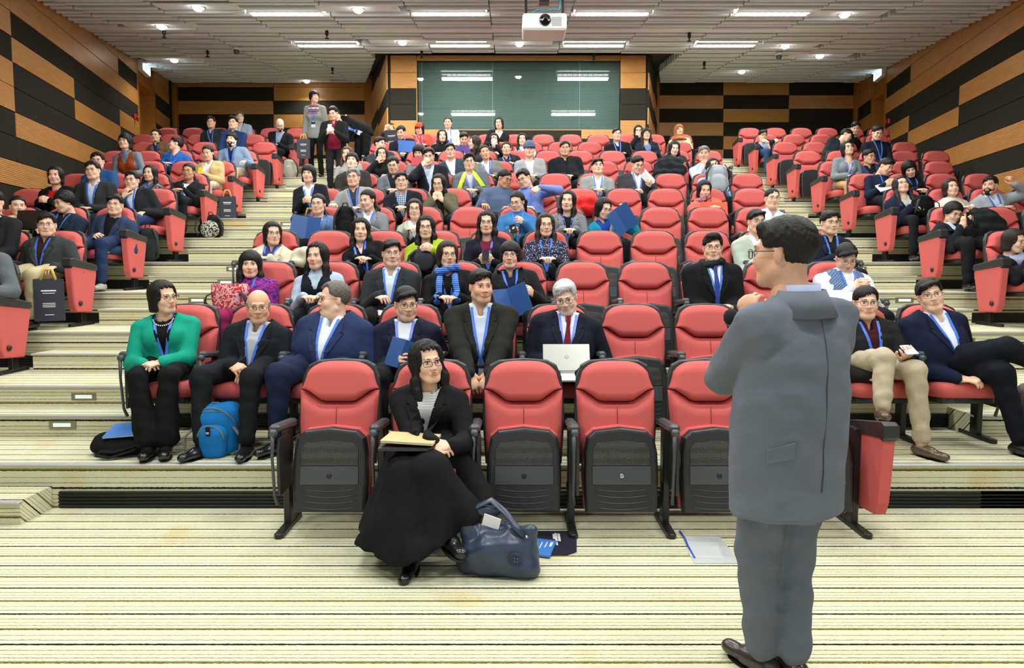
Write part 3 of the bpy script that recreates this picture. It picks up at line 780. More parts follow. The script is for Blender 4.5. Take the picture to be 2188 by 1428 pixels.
def person(p):
    d = dict(sex='m', hair='short', hc=(26, 23, 22), top='blazer', tc=(40, 42, 46), sc=(225, 228, 235), pants=(34, 36, 42), tie=None, lan='b', gl=None, yaw=0, pitch=0, roll=0, ty=0, hands=('lap', 'lap'), sk='a', w=1.0, vz=-.30, ow=.035, dy=0, badge=True, shoes=(24, 23, 23), head=None, legs=None, stand=False, scarf=None, collar=True, red=None, hs=1.0, hipx=0, curl=(.55, .55), skirt=None, hipy=0, lapel=True, beard=False, hat=None, hatc=None, sleeve=None, tuck=None, hatm=None, fing=(None, None), ribw=.0085, extra=None, torso_up=0)
    d.update(p); p = d; row = p['row']; f_ = p['sex'] == 'f'
    near = row <= 2 or p['stand'] == 'speaker'
    fl = tier_z(row); Yr = ROWY[row-1]
    Yh = p.get('Y', Yr-.24)+p['dy']
    H = V3(at(p['hx'], p['hy'], Yh))
    hs = p['hs']*(.97 if f_ else 1.0)
    hr = rotm(math.radians(p['yaw']), math.radians(p['pitch']), math.radians(p['roll']))
    hr2 = rotm(math.radians(p['ty']*.5+p['yaw']*.3), math.radians(p['pitch'])*.45, math.radians(p['roll'])*.6)
    Nk = H+hr2 @ np.array((0, .034, -.158))*hs
    Nk = Nk+np.array((p.get('nkdx', 0), 0, 0))
    yaw = math.radians(p['ty']); fw = np.array((math.sin(yaw), -math.cos(yaw), 0)); sx = np.array((math.cos(yaw), math.sin(yaw), 0)); zz = np.array((0, 0, 1.))
    if p['stand']:
        hx = p.get('sx', Nk[0]); Hp = np.array((hx, p.get('sy', Nk[1]+.03), fl+p.get('hip', .92)))
    else:
        hx = p['seatx']+p['hipx']; Hp = np.array((hx, Yr-.25+p['hipy'], fl+.55))
    up = nrm(Nk-Hp); f2 = nrm(fw-up*(fw @ up)); s2 = np.cross(f2, up)*-1
    if s2 @ sx < 0: s2 = -s2
    fr = np.stack([s2, f2, up])
    TL = np.linalg.norm(Nk-Hp); w = p['w']*(.90 if f_ else 1.0); C = Nk+(Hp-Nk)*.36
    shw = p.get('shw', .178 if not f_ else .158)*(1+(p['w']-1)*.5)
    shd = p.get('shd', .062 if not f_ else .066)
    S = {-1: Nk-up*shd-s2*shw, 1: Nk-up*shd+s2*shw}
    org = np.array((Hp[0], Hp[1], fl))
    # ----- arms
    l1, l2 = (.285, .255) if not f_ else (.265, .235)
    l1 *= p.get('al', 1); l2 *= p.get('al', 1)
    E = {}; Wr = {}; Fd = {}; Bn = {}
    for i, s in enumerate((-1, 1)):
        hp = p['hands'][i]; pole = -zz*1.0+s*s2*.55-f2*.35; fd = None; bn = None
        if isinstance(hp, tuple) and hp[0] == 'px':
            t = V3(at(hp[1], hp[2], hp[3])); fd = np.array(hp[4], float); bn = np.array(hp[5], float); pole = np.array(hp[6], float)
        elif isinstance(hp, tuple):
            t = Nk+s2*hp[0]+f2*hp[1]+zz*hp[2]
            if len(hp) > 3: fd = s2*hp[3][0]+f2*hp[3][1]+zz*hp[3][2]
            if len(hp) > 4: bn = s2*hp[4][0]+f2*hp[4][1]+zz*hp[4][2]
            if len(hp) > 5: pole = s2*hp[5][0]+f2*hp[5][1]+zz*hp[5][2]
        elif hp == 'lap': t = Hp+fw*.26+sx*s*.075+zz*.13; fd = -s*sx*.75+fw*.55-zz*.25; bn = zz+fw*.3
        elif hp == 'knee': t = Hp+fw*.27+sx*s*.13+zz*.13; fd = fw*.9-s*sx*.3-zz*.35; bn = zz+fw*.2
        elif hp == 'arm': t = Hp+fw*.26+sx*s*.265+zz*.17; fd = fw*.85-zz*.5; bn = zz+fw*.4
        elif hp == 'fold': t = Hp+fw*.20-sx*s*.05+zz*.19; fd = -s*sx; bn = fw*.7+zz*.5
        elif hp == 'chin': t = H+fw*.12+sx*s*.05-zz*.21; fd = zz-fw*.1-s*sx*.25; bn = fw+s*sx*.4; pole = -zz+s*s2*.9
        elif hp == 'face': t = H+fw*.15+sx*s*.06-zz*.14; fd = zz*.8-s*sx*.6; bn = fw; pole = -zz+s*s2*.9
        elif hp == 'phone': t = Nk+fw*.27+sx*s*.075-zz*.24; fd = -s*sx*.45+fw*.3+zz*.6; bn = fw*.6+s*sx*.6-zz*.2
        elif hp == 'low': t = Hp+fw*.26+sx*s*.07+zz*.20; fd = -s*sx*.5+fw*.6+zz*.2; bn = fw*.3+s*sx*.8
        elif hp == 'down': t = S[s]-zz*.50+s*sx*.06+fw*.04; fd = -zz; bn = s*sx; pole = -fw+s*s2*.3
        else: t = Hp+fw*.24+sx*s*.075+zz*.11
        E[s], Wr[s] = ik(S[s], np.array(t, float), l1, l2, pole)
        fa = nrm(Wr[s]-E[s])
        fd = nrm(fa*.45+nrm(fd)*.85) if fd is not None else fa
        bn = bn if bn is not None else zz+s*s2*.3
        Fd[s] = fd; Bn[s] = nrm(bn-fd*(bn @ fd))
    # ----- body mesh (head, neck, hands) in one
    hres = .004 if near else (.0055 if row <= 4 else (.0065 if row <= 6 else .008))
    hk = p['head'] or ('f' if f_ else 'm')
    hv, hq, hm = head(hk, hres)
    g = Geo(); g.add((hv*hs) @ hr.T+H, hq); g.m = list(hm)
    # neck root reaching into the collar
    nb = MB(); nb.tube([tuple(H+hr @ np.array((0, .026, -.09))*hs), tuple(H+hr2 @ np.array((0, .032, -.15))*hs), tuple(Nk-up*.05)], [.046*hs, .050*hs, .058*hs], 14); g.addmb(nb, mi=0)
    for i, s in enumerate((-1, 1)):
        if p['hands'][i] == 'none': continue
        hv2, hq2 = hand(p['curl'][i], .0038 if near else (.0052 if row <= 5 else .0068))
        R = np.stack([Fd[s], np.cross(Bn[s], Fd[s]), Bn[s]], 1)
        v = hv2.copy(); q2 = hq2
        # person's own left hand is on the viewer right: thumb side flips
        thumb = R[:, 1] @ (-s*sx+zz*.35)
        if thumb < 0: v = v*np.array((1, -1, 1)); q2 = hq2[:, ::-1]
        g.add((v*(1.0 if not f_ else .92)) @ R.T+Wr[s], q2, 0)
    core = MB(); core.tube([tuple(Nk-up*.02), tuple(C), tuple(Hp)], [.05, .06, .06], 8)
    for s in (-1, 1): core.tube([tuple(Nk-up*.06), tuple(S[s]), tuple(E[s]), tuple(Wr[s]+Fd[s]*.01)], [.04, .034, .03, .022], 8)
    g.addmb(core, mi=0)
    HM = hair_mat(p['hc']); red = p['red'] if p['red'] is not None else (f_ and row <= 3)
    root = link('person', g.mesh('person', [skin_mat(p['sk']), EYEW, IRIS, lip_mat(red), HM if p['hc'][0] < 120 else hair_mat((90, 86, 82))], org), None, tuple(org))
    tag(root, p['label'], 'person', 'audience members' if p['stand'] != 'speaker' else None)
    M4 = Matrix.Translation(Vector(H-org)) @ Matrix(hr.tolist()).to_4x4() @ Matrix.Scale(hs, 4)
    def headchild(name, me, mt=None):
        o = link(name, me, root); o.matrix_local = M4
        if mt:
            if not me.materials: me.materials.append(mt)
            o.material_slots[0].link = 'OBJECT'; o.material_slots[0].material = mt
        return o
    res2 = .0055 if near else (.008 if row <= 4 else .0105)
    if p['hair']: headchild('hair', hair(p['hair'], res2), HM)
    if p['beard']: headchild('beard', hair('beard', .006), HM)
    if p['hat']: headchild('cap' if p['hat'] != 'hijab' else 'headscarf', hair(p['hat'], .007), p['hatm'] or cloth(p['hatc']))
    if p['gl']: headchild('glasses', glasses_mesh(p['gl']))
    # ----- torso and sleeves
    hc_ = p.get('res') or (.009 if near else (.013 if row <= 3 else (.016 if row <= 5 else .020)))
    pts = [Nk, Hp, E[-1], E[1], Wr[-1], Wr[1], S[-1], S[1]]
    lo = np.min(pts, 0)-.2; hi = np.max(pts, 0)+.2; hi[2] = max(Nk[2]+.06, E[-1][2]+.08, E[1][2]+.08, Wr[1][2]+.05, Wr[-1][2]+.05)
    hem = p.get('hem', .10) if p['stand'] else 0
    lo[2] = min(Hp[2]-.16-hem, Wr[1][2]-.08, Wr[-1][2]-.08, E[1][2]-.08, E[-1][2]-.08)
    T = SDF(lo, hi, hc_)
    dep = .70
    hipr = (.165 if not f_ else .168)*w; chr_ = (.160 if not f_ else .146)*w
    wst = (.155 if not f_ else .128)*w*(1+max(0, p['w']-1.08)*1.2)
    tw = p.get('tw', 1); hipr *= tw; chr_ *= p.get('twc', tw); wst *= tw*(1.06 if tw > 1 else 1)
    mid = Hp+(C-Hp)*.45
    T.cone(Hp-up*.02, mid, hipr, wst, 0, fr, (1, dep, 1)); T.cone(mid, C, wst, chr_, .05, fr, (1, dep, 1))
    T.cone(C, Nk-up*.06, chr_, .085, .05, fr, (1, dep, 1))
    T.cone(S[-1]+s2*.03, S[1]-s2*.03, .062*w, .062*w, .05, fr, (1, .9, 1))
    if f_:
        for s in (-1, 1): T.ell(C+f2*.085*w+s*s2*.07-up*.02, .058*w, .06)
    if p['w'] > 1.1: T.ell(mid+f2*.05, (.15*w, .13*w, .15), .08, fr)
    if p['stand']: T.cone(Hp, Hp-zz*(hem+.12), hipr*.98, hipr*p.get('hemw', .95), .05, np.stack([sx, fw, zz]), (1, dep, 1)); T.d = np.maximum(T.d, (Hp[2]-hem)-T.P((slice(None),)*3)[..., 2])
    A = SDF(lo, hi, hc_)
    for s in (-1, 1):
        A.cone(S[s], E[s], .060*w*p.get('aw', 1), .050*w*p.get('aw', 1), .0); 
    for s in (-1, 1):
        A.cone(E[s], Wr[s], .049*w*p.get('aw', 1), .034*p.get('aw', 1), .02)
    full = (slice(None),)*3
    P = T.P(full)-Nk; lx = P @ s2; lf = P @ f2; lz = P @ up
    top = p['top']; off = {'blazer': .012, 'coat': .018, 'hoodie': .016, 'sweater': .008, 'shirt': .005, 'cardigan': .010, 'vest': .008, 'jacket': .016, 'dress': .006}[top]
    Tb = T.d.copy()
    J = SDF(lo, hi, hc_); kk = p.get('kk', .014)
    hh = np.clip(.5+.5*(T.d-A.d)/kk, 0, 1); sm = T.d*(1-hh)+A.d*hh-kk*hh*(1-hh)
    J.d = sm-off
    # cloth folds at the elbow and waist
    fold = wob(P+.02*np.sin(P*9+NP[0]), 27, p.get('fa') or (.0014 if top in ('blazer', 'sweater') else .003), NP[0]*1.7)
    J.d += fold*np.clip((A.d < .03).astype(np.float32)+.4, 0, 1)
    opens = top in ('blazer', 'coat', 'cardigan', 'jacket')
    vz = p['vz']; vt = .075
    if opens:
        # collar standing at the neck
        J.comb(full, np.maximum(np.linalg.norm(P-np.clip(lz, -.05, .022)[..., None]*up-up*0, axis=-1)-.082*hs, np.maximum(lf-.02, lz-.030)), .012, 'u')
        hw = np.where(lz > vz, .012+vt*(lz-vz)/(.05-vz), .012+p['ow']*np.clip((vz-lz)/.2, 0, 1.2))
        if p['lapel']: J.d -= .007*np.clip(1-np.abs(np.abs(lx)-hw-.028)/.028, 0, 1)*(lf > 0)*(lz > vz-.02)*(lz < .02)
        cutv = np.maximum(np.abs(lx)-hw, -lf+.0)
        J.d = np.maximum(J.d, -np.maximum(cutv, -(np.abs(lf)+9)*0-9))
        J.d = np.maximum(J.d, -(np.maximum(np.linalg.norm(P-np.clip(lz, -.08, .2)[..., None]*up, axis=-1)-.066*hs, -lz-.05)))
    else:
        J.comb(full, np.maximum(np.linalg.norm(P-np.clip(lz, -.05, .03)[..., None]*up, axis=-1)-(.070 if top != 'hoodie' else .088)*hs, lz-.045), .02, 'u')
        if top == 'hoodie': J.ell(Nk-f2*.06+up*.0, (.115, .075, .06), .03, fr)
        J.d = np.maximum(J.d, -(np.maximum(np.linalg.norm(P-np.clip(lz, -.08, .2)[..., None]*up, axis=-1)-.058*hs, -lz-.015)))
        if p['vz'] > -.29:   # open neckline
            hw = .05*(lz-vz)/(.06-vz); J.d = np.maximum(J.d, -np.maximum(np.maximum(np.abs(lx)-hw, -lf), vz-lz))
    vestlike = top == 'vest'
    if vestlike: Jv = SDF(lo, hi, hc_); Jv.d = np.maximum(Tb-.010, np.abs(lx)-.15*w); Jv.d = np.maximum(Jv.d, -np.maximum(np.abs(lx)-.06*(lz+.16)/.18, -lf)); 
    v, q = J.mesh(1 if near else 0)
    tm = p.get('tmat') or cloth(p['tc'], 'leather' if p.get('leather') else 'wool')
    if vestlike: tm = cloth(p['sc'])
    nm = {'blazer': 'jacket', 'coat': 'coat', 'hoodie': 'hoodie', 'sweater': 'sweater', 'shirt': 'shirt', 'cardigan': 'cardigan', 'vest': 'shirt', 'jacket': 'jacket', 'dress': 'dress'}[top]
    jo = link(nm, Geo().add(v, q).mesh(nm, tm, org), root)
    if vestlike:
        v2, q2 = Jv.mesh(1); link('knitted_vest', Geo().add(v2, q2).mesh('knitted_vest', p.get('tmat2') or cloth(p['tc']), org), root)
    # shirt seen in the opening
    if opens or (p['vz'] > -.29 and p['sc']):
        Q = SDF(lo, hi, hc_); Q.d = Tb-(.003 if hc_ < .012 else .001)
        Q.comb(full, np.linalg.norm(P-np.clip(lz, -.05, .028 if p['collar'] else -.02)[..., None]*up, axis=-1)-.066*hs, .012, 'u')
        Q.d = np.maximum(Q.d, lz-.044)
        Q.d = np.maximum(Q.d, -(np.maximum(np.linalg.norm(P-np.clip(lz, -.08, .2)[..., None]*up, axis=-1)-.056*hs, -lz-.012)))
        if p['collar']: Q.d = np.maximum(Q.d, -np.maximum(np.maximum(np.abs(lx)-.018-.5*np.clip(lz, 0, 1), -lf), -lz-.045))
        else: Q.d = np.maximum(Q.d, -np.maximum(np.linalg.norm(P, axis=-1)-.085, -lf))
        Q.d = np.maximum(Q.d, np.where(lz > -.02, -1, np.maximum(np.abs(lx)-.135, np.maximum(-.03-lf, -lz-.50))))
        v, q = Q.mesh(1 if near else 0)
        link('shirt', Geo().add(v, q).mesh('shirt', p.get('smat') or cloth(p['sc'], 'cotton'), org), root)
    # cuffs
    if p['top'] == 'blazer' and row <= 4 and p['collar']:
        for s in (-1, 1):
            dr = nrm(Wr[s]-E[s]); MBc = MB().tube([tuple(Wr[s]-dr*.045-org), tuple(Wr[s]-dr*.01-org), tuple(Wr[s]+dr*.006-org)], [.037, .036, .033], 14); MBc.obj('shirt_cuff', p.get('smat') or cloth(p['sc'], 'cotton'), root)
    surf = J.d if not vestlike else np.minimum(J.d, Jv.d)
    if opens: surf = np.minimum(surf, Q.d)
    def front(x, z, lift=.009, sg=1):
        'point on the front of the clothes at torso-local x, z'
        base = Nk+s2*x+up*z
        t = np.arange(.30, -.05, -.004)
        pp = (base+sg*t[:, None]*f2-J.lo)/hc_
        ii = np.clip(np.floor(pp).astype(int), 0, J.n-2); fr_ = np.clip(pp-ii, 0, 1); val = 0
        for c in CORN:
            wgt = np.prod(np.where(c, fr_, 1-fr_), 1); jj = ii+c; val = val+wgt*np.clip(surf[jj[:, 0], jj[:, 1], jj[:, 2]], -.05, .05)
        hit = np.argmax(val < 0)
        t0 = t[hit] if val[hit] < 0 else .1
        return base+sg*f2*(t0+lift)-org
    if p['lan']:
        zb = -.36 if not f_ else -.33; xb = p.get('lanx', 0)
        m = MB(); rw = p['ribw']*1.15
        for s in (-1, 1):
            zs = np.linspace(.02, zb, 9); 
            pts = [front(s*.062*(1-((.02-z)/(.02-zb))**1.2)+xb*((.02-z)/(.02-zb)), z) for z in zs]
            for i in range(1, len(pts)-1): pts[i] = (pts[i-1]+pts[i]*2+pts[i+1])/4
            vs = []; 
            for q_ in pts: vs += [tuple(q_-s2*rw), tuple(q_+s2*rw), tuple(q_+s2*rw-f2*.003), tuple(q_-s2*rw-f2*.003)]
            fs = []
            for i in range(len(pts)-1):
                for k in range(4): fs.append((4*i+k, 4*i+(k+1) % 4, 4*i+4+(k+1) % 4, 4*i+4+k))
            m.add(vs, fs)
        lo_ = m.obj('lanyard', LANP if p['lan'] == 'v' else LAN, root)
        if p['badge']:
            c = front(xb, zb-.045, .012); Rb = Matrix(np.stack([s2, -f2, up], 1).tolist())
            b = MB().box(tuple(c), (.085, .004, .105), .001, Rb).obj('badge', CARDW, lo_)
            MB().box(tuple(c+f2*.003+up*.028), (.084, .003, .045), .001, Rb).obj('badge', CARD, lo_)
            MB().box(tuple(c+f2*.002+up*.06), (.012, .004, .02), .002, Rb).obj('clip', WHITEP, lo_)
    if top in ('blazer', 'coat') and p['lapel'] and row <= 5 and p['stand'] != 'speaker':
        for s in (-1, 1):
            m = MB(); zs = [.03, .0, -.03, -.06, -.075, -.078, -.12, -.17, -.22, vz+.01]
            wl_ = [.026, .034, .042, .048, .050, .064, .058, .046, .032, .006]
            vs = []
            for z, wd_ in zip(zs, wl_):
                h0 = .012+vt*(z-vz)/(.05-vz)
                a_ = front(s*(h0-.004), z, .006); b_ = front(s*(h0+wd_), z, .009)
                vs += [tuple(a_), tuple(b_+f2*.004), tuple(b_-f2*.008)]
            fs = []
            for i in range(len(zs)-1):
                for k in range(2): fs.append((3*i+k, 3*i+k+1, 3*i+k+4, 3*i+k+3)[::-s])
            m.add(vs, fs, 0, False); m.obj('lapel', tm, root)
    if p['tie']:
        m = MB(); zs = np.linspace(.0, -.36, 10); wd = [.014, .016, .013, .017, .021, .025, .028, .03, .03, .028]
        vs = []
        qs_ = [front(0, z, .009) for z in zs]
        for i in range(8, -1, -1):
            dq = (qs_[i]-qs_[i+1]) @ f2
            if dq < -.012: qs_[i] = qs_[i]+f2*(-.010-dq)
        for q_, w_ in zip(qs_, wd):
            vs += [tuple(q_-s2*w_), tuple(q_+f2*.006), tuple(q_+s2*w_)]
        fs = [f for i in range(9) for f in ((3*i+1, 3*i, 3*i+3, 3*i+4), (3*i+2, 3*i+1, 3*i+4, 3*i+5))]
        m.add(vs, fs, 0, True); m.obj('tie', cloth(p['tie'], 'cotton'), root)
    if p['scarf']:
        Q = SDF(Nk-.2, Nk+.2, .009 if row < 4 else .013)
        for k in range(14):
            a0, a1 = 2*math.pi*k/14, 2*math.pi*(k+1)/14
            def rp(a): return Nk+up*(.02+.018*math.sin(a*2))+s2*.082*math.cos(a)+f2*(.082*math.sin(a)+.012)
            Q.cone(rp(a0), rp(a1), .03, .03, .02)
        PQ = Q.P(full); Q.d += wob(PQ, 90, .004, 2)
        v, q = Q.mesh(1); gg = Geo().add(v, q)
        if p['scarf'] != 'short':
            m = MB()
            for s in (-1, 1):
                pts = [front(s*(.060+.004*i), .0-.045*i, .016) for i in range(8)]
                m.tube([tuple(q_+org) for q_ in pts], [.024]+[.028]*6+[.030], 10, flat=.45, up=tuple(f2))
                for k in range(6): m.tube([tuple(pts[-1]+org+s2*(-.03+.012*k)), tuple(pts[-1]+org+s2*(-.032+.013*k)-up*.06)], .003, 4)
            gg.addmb(m, mi=0)
        link('scarf', gg.mesh('scarf', p.get('scm') or cloth(p.get('scc', (60, 100, 170))), org), root)
    # ----- legs
    pc = cloth(p['pants'])
    th, sh = .43, .42
    K = {}; An = {}; HJ = {}
    for i, s in enumerate((-1, 1)):
        HJ[s] = Hp+sx*s*.088*w-zz*.0
        if p['stand']:
            st = p.get('feet') or ((-.10, 0), (.10, 0)); ft = st[i]
            An[s] = np.array((Hp[0], Hp[1], fl+.08))+sx*ft[0]+fw*ft[1]
            K[s], An[s] = ik(HJ[s]-zz*.04, An[s], .43*p.get('ls', 1), .43*p.get('ls', 1), fw)
        else:
            K[s] = Hp+sx*s*.125+fw*.40-zz*.03; An[s] = np.array((K[s][0], K[s][1], fl+.09))+fw*.01+sx*s*-.01
        if p['legs'] and p['legs'][i] is not None:
            k_, a_ = p['legs'][i][:2]; K[s] = Hp+sx*k_[0]+fw*k_[1]+zz*k_[2]; An[s] = Hp+sx*a_[0]+fw*a_[1]+zz*a_[2]
    if p['skirt'] is None:
        pts = [Hp, K[-1], K[1], An[-1], An[1]]; lo = np.min(pts, 0)-.18; hi = np.max(pts, 0)+.16
        Lg = SDF(lo, hi, hc_*1.15 if not near else .011)
        Lg.ell(Hp-zz*.02, (.165*w, .125*w, .12), .04, np.stack([sx, fw, zz]))
        for s in (-1, 1):
            lw = p.get('legw', 1); kr = (.066*w if not f_ else .060*w)*lw; ar = p.get('ankr', .054)
            if p.get('wide'): ar = .085
            D = SDF(lo, hi, Lg.h); D.cone(HJ[s], K[s], .092*w*lw, kr, 0); D.cone(K[s], An[s]+(K[s]-An[s])*.10, kr, ar, .03)
            Lg.comb((slice(None),)*3, D.d, .03 if s == -1 else .012, 'u')
        PL = Lg.P((slice(None),)*3); Lg.d += wob(PL, 30, .004, NP[0]+.5)
        v, q = Lg.mesh(1 if near else 0)
        link('trousers', Geo().add(v, q).mesh('trousers', pc, org), root)
    # ----- shoes and ankles
    if row <= 5 or p['stand'] or p.get('showfeet'):
        for i, s in enumerate((-1, 1)):
            a = An[s]; fd = fw
            if p['legs'] and p['legs'][i] is not None and len(p['legs'][i]) > 2: q_ = p['legs'][i][2]; fd = nrm(sx*q_[0]+fw*q_[1]+zz*q_[2])
            else: fd = nrm(fw+sx*s*.18)
            shin = nrm(K[s]-a); upf = nrm(shin-fd*(shin @ fd)) if abs(shin @ fd) < .95 else zz
            if abs(fd[2]) < .02: upf = zz
            sd = np.cross(upf, fd); R = np.stack([sd, fd, upf])
            Q = SDF(np.minimum(a, a+fd*.2)-.13, np.maximum(a, a+fd*.2)+.12, .008 if near else .014); b0 = a-upf*.045
            Q.cone(b0-fd*.035, b0+fd*.15, .036, .033, 0, R, (1.05, 1.2, .85)); Q.cone(b0-fd*.02+upf*.02, b0+fd*.06+upf*.008, .037, .032, .03)
            Q.d = np.maximum(Q.d, -((Q.P((slice(None),)*3)-b0) @ upf+.036))
            v, q = Q.mesh(1); link('shoe', Geo().add(v, q).mesh('shoe', p.get('shm') or mat('shoe_%d_%d_%d' % p['shoes'], srgb(*p['shoes']), .28, coat=.3), org), root)
            so = MB(); out = [(.040*math.cos(t)*(1.0 if math.sin(t) < 0 else 1.02), .105*math.sin(t)+.058) for t in np.linspace(0, 2*math.pi, 15)[:-1]]
            so.slab(out, .014, .003, Matrix(((sd[0], upf[0]*-1, fd[0], 0), (sd[1], upf[1]*-1, fd[1], 0), (sd[2], upf[2]*-1, fd[2], 0), (0, 0, 0, 1))))
            so.v = [tuple(np.array(v_)+b0-upf*.048-org) for v_ in so.v]; so.obj('sole', mat('sole', srgb(34, 32, 30), .6), root)
            so2 = MB().tube([tuple(a-upf*.02-org), tuple(a+shin*.10-org)], [.036, .042], 12); so2.obj('sock' if not p.get('bare') else 'ankle', p.get('sockm') or (cloth(p.get('sock', (28, 30, 36))) if not p.get('bare') else skin_mat(p['sk'])), root)
    NP[0] += 1
    p.update(root=root, Nk=Nk, H=H, Wr=Wr, Fd=Fd, Bn=Bn, E=E, Hp=Hp, K=K, An=An, f2=f2, s2=s2, up=up, fw=fw, sx_=sx, org=org, front=front, hr=hr)
    return p
# ------------------------------------------------------------------ who sits where (head centre in photo pixels, seat by block, row, index)
PEOPLE = []
def Q(bl, row, i, hx, hy, label, **k): PEOPLE.append(dict(block=bl, row=row, i=i, hx=hx, hy=hy, label=label, **k))
BK = (26, 23, 22); NAVY = (34, 42, 66); CHAR = (52, 54, 58); BLKC = (24, 25, 28); WHT = (222, 226, 234); LBL = (176, 196, 226); JEAN = (38, 52, 84); GREY = (118, 122, 126)
FL = pattern('floral_navy', (24, 28, 44), (210, 170, 190), 'spots', 60, (60, 110, 180))
PUR = pattern('purple_velvet', (58, 22, 110), (160, 28, 130), 'blotch', 38, (90, 20, 120))
PLD = pattern('plaid_blue', (60, 80, 120), (140, 155, 175), 'check', 40, (205, 210, 220))
PLG = pattern('plaid_grey', (120, 124, 128), (96, 100, 108), 'check', 34, (150, 152, 156))
STRP = pattern('thin_stripes', (232, 232, 228), (70, 72, 76), 'hstripe', 130)
FAIR = pattern('bold_stripes', (150, 34, 62), (226, 226, 226), 'hstripe', 22)
VESTB = pattern('blue_check_knit', (74, 100, 142), (116, 140, 176), 'check', 42, (54, 72, 104))
SCFB = pattern('blue_scarf', (40, 92, 178), (92, 146, 216), 'hstripe', 60)
SCFM = pattern('bright_scarf', (40, 130, 120), (210, 50, 110), 'blotch', 45, (240, 200, 190))
BEAN = pattern('striped_knit', (34, 44, 66), (108, 134, 166), 'hstripe', 90)
# second row, centre
Q('c', 2, 0, 350, 636, 'woman in emerald green jacket turning to talk, black bob and pearls', sex='f', hair='bob', tc=(22, 150, 124), sc=(22, 22, 24), top='blazer', pants=(24, 25, 26), yaw=58, ty=14, roll=-4, gl='r', hands=((-.08, .34, -.33, (.9, .3, 0), (0, .3, 1)), (.05, .36, -.33, (-.8, .4, -.1), (0, .3, 1))), legs=(((-.11, .40, -.02), (-.03, .47, -.46), (0, 1, 0)), ((.09, .42, -.02), (.07, .47, -.46), (.15, 1, 0))), collar=False, w=1.08, ow=.06, wide=True, sk='a', lanx=0, lapel=False)
Q('c', 2, 1, 552, 655, 'smiling bald elderly man in black blazer and grey shirt', hair='fringe', hc=(150, 148, 146), tc=(36, 40, 48), sc=(176, 182, 188), yaw=18, pitch=6, gl='s', lan='b', hands=((-.09, .34, -.30, (.8, .4, -.3), (0, .5, .8)), (.08, .34, -.34, (-.8, .4, -.3), (0, .5, .8))), sk='b', w=1.05, head='mo', legs=(((-.22, .38, -.03), (-.20, .46, -.47), (-.35, .9, 0)), ((.12, .40, -.03), (.10, .46, -.47), (.1, 1, 0))), ow=.05)
Q('c', 2, 2, 712, 640, 'heavy man in navy suit turning sideways, head in profile', hair='receding', hc=(120, 112, 104), tc=(40, 52, 88), sc=(214, 226, 236), pants=(40, 50, 84), yaw=-58, pitch=0, ty=-8, gl='s', lan='b', w=1.32, head='mF', sk='a', hs=1.06, hands=((-.26, .30, -.33, (-.1, .6, -.7), (0, .6, .5)), (.12, .30, -.36, (-.6, .4, -.2), (0, .4, .8))), legs=(((-.20, .40, -.02), (-.22, .42, -.46), (-.3, .9, 0)), ((.16, .40, -.03), (.10, .44, -.46), (0, 1, 0))), ow=.07, vz=-.34)
Q('c', 2, 3, 868, 650, 'man in navy suit and white tee holding a blue booklet', hair='shortside', tc=(36, 42, 66), sc=(216, 222, 230), gl='s', yaw=20, pitch=6, hands=((-.03, .30, -.30, (.2, .6, .6), (-.6, .5, .3)), (.16, .22, -.34, (-.4, .6, .3), (.4, .6, .3))), w=1.05, collar=False, lan='v')
Q('c', 2, 4, 1028, 613, 'man in dark olive grey blazer leaning forward, short black hair', hair='neat', tc=(50, 52, 48), sc=(196, 208, 226), yaw=20, dy=-.06, w=1.16, hands=((-.06, .40, -.40, (.3, .3, -.9), (0, 1, .1)), (.07, .40, -.40, (-.3, .3, -.9), (0, 1, .1))), sk='b', ow=.05, vz=-.32)
Q('c', 2, 5, 1208, 636, 'white haired man in navy suit and maroon tie typing', hair='grey', hc=(226, 228, 230), tc=(32, 38, 54), sc=(222, 228, 238), tie=(110, 28, 44), yaw=-8, pitch=16, roll=-8, gl='s', w=1.12, hands=((-.14, .28, -.34, (.6, .7, -.1), (0, .2, 1)), (.20, .26, -.36, (-.4, .8, -.2), (0, .3, 1))), sk='c', lan='v', badge=False, head='mo')
Q('c', 2, 9, 1850, 648, 'man in black zip jacket and khaki trousers with ankle on knee', hair='crew', tc=(44, 46, 46), sc=(84, 34, 46), top='jacket', pants=(186, 174, 146), yaw=-14, pitch=-2, gl='k', hands=((-.10, .30, -.36, (.4, .5, -.5), (0, .6, .5)), (.12, .36, -.26, (-.2, .7, .3), (.4, -.2, -.7))), legs=(((-.10, .40, .10), (-.16, .52, -.22), (-.35, .9, .2)), ((.10, .42, .02), (.16, .44, -.47), (.35, .9, 0))), shoes=(92, 72, 58), bare=True, lapel=False, vz=-.2, ow=.0, w=1.05, lan='b')
Q('c', 2, 10, 1988, 632, 'man in navy suit and white shirt leaning back with crossed legs', hair='shortside', tc=(28, 38, 66), sc=(216, 222, 236), pants=(26, 30, 42), yaw=-22, roll=-14, pitch=-4, ty=8, gl='s', hands=((.0, .30, -.44, (.6, .5, 0), (0, .4, .8)), (.26, .22, -.34, (-.3, .7, -.3), (.4, .5, .6))), legs=(((.20, .38, .16), (.62, .52, -.06), (.6, .6, -.2)), ((.14, .40, .0), (.26, .46, -.47), (.2, .95, 0))), w=1.15, ow=.06)
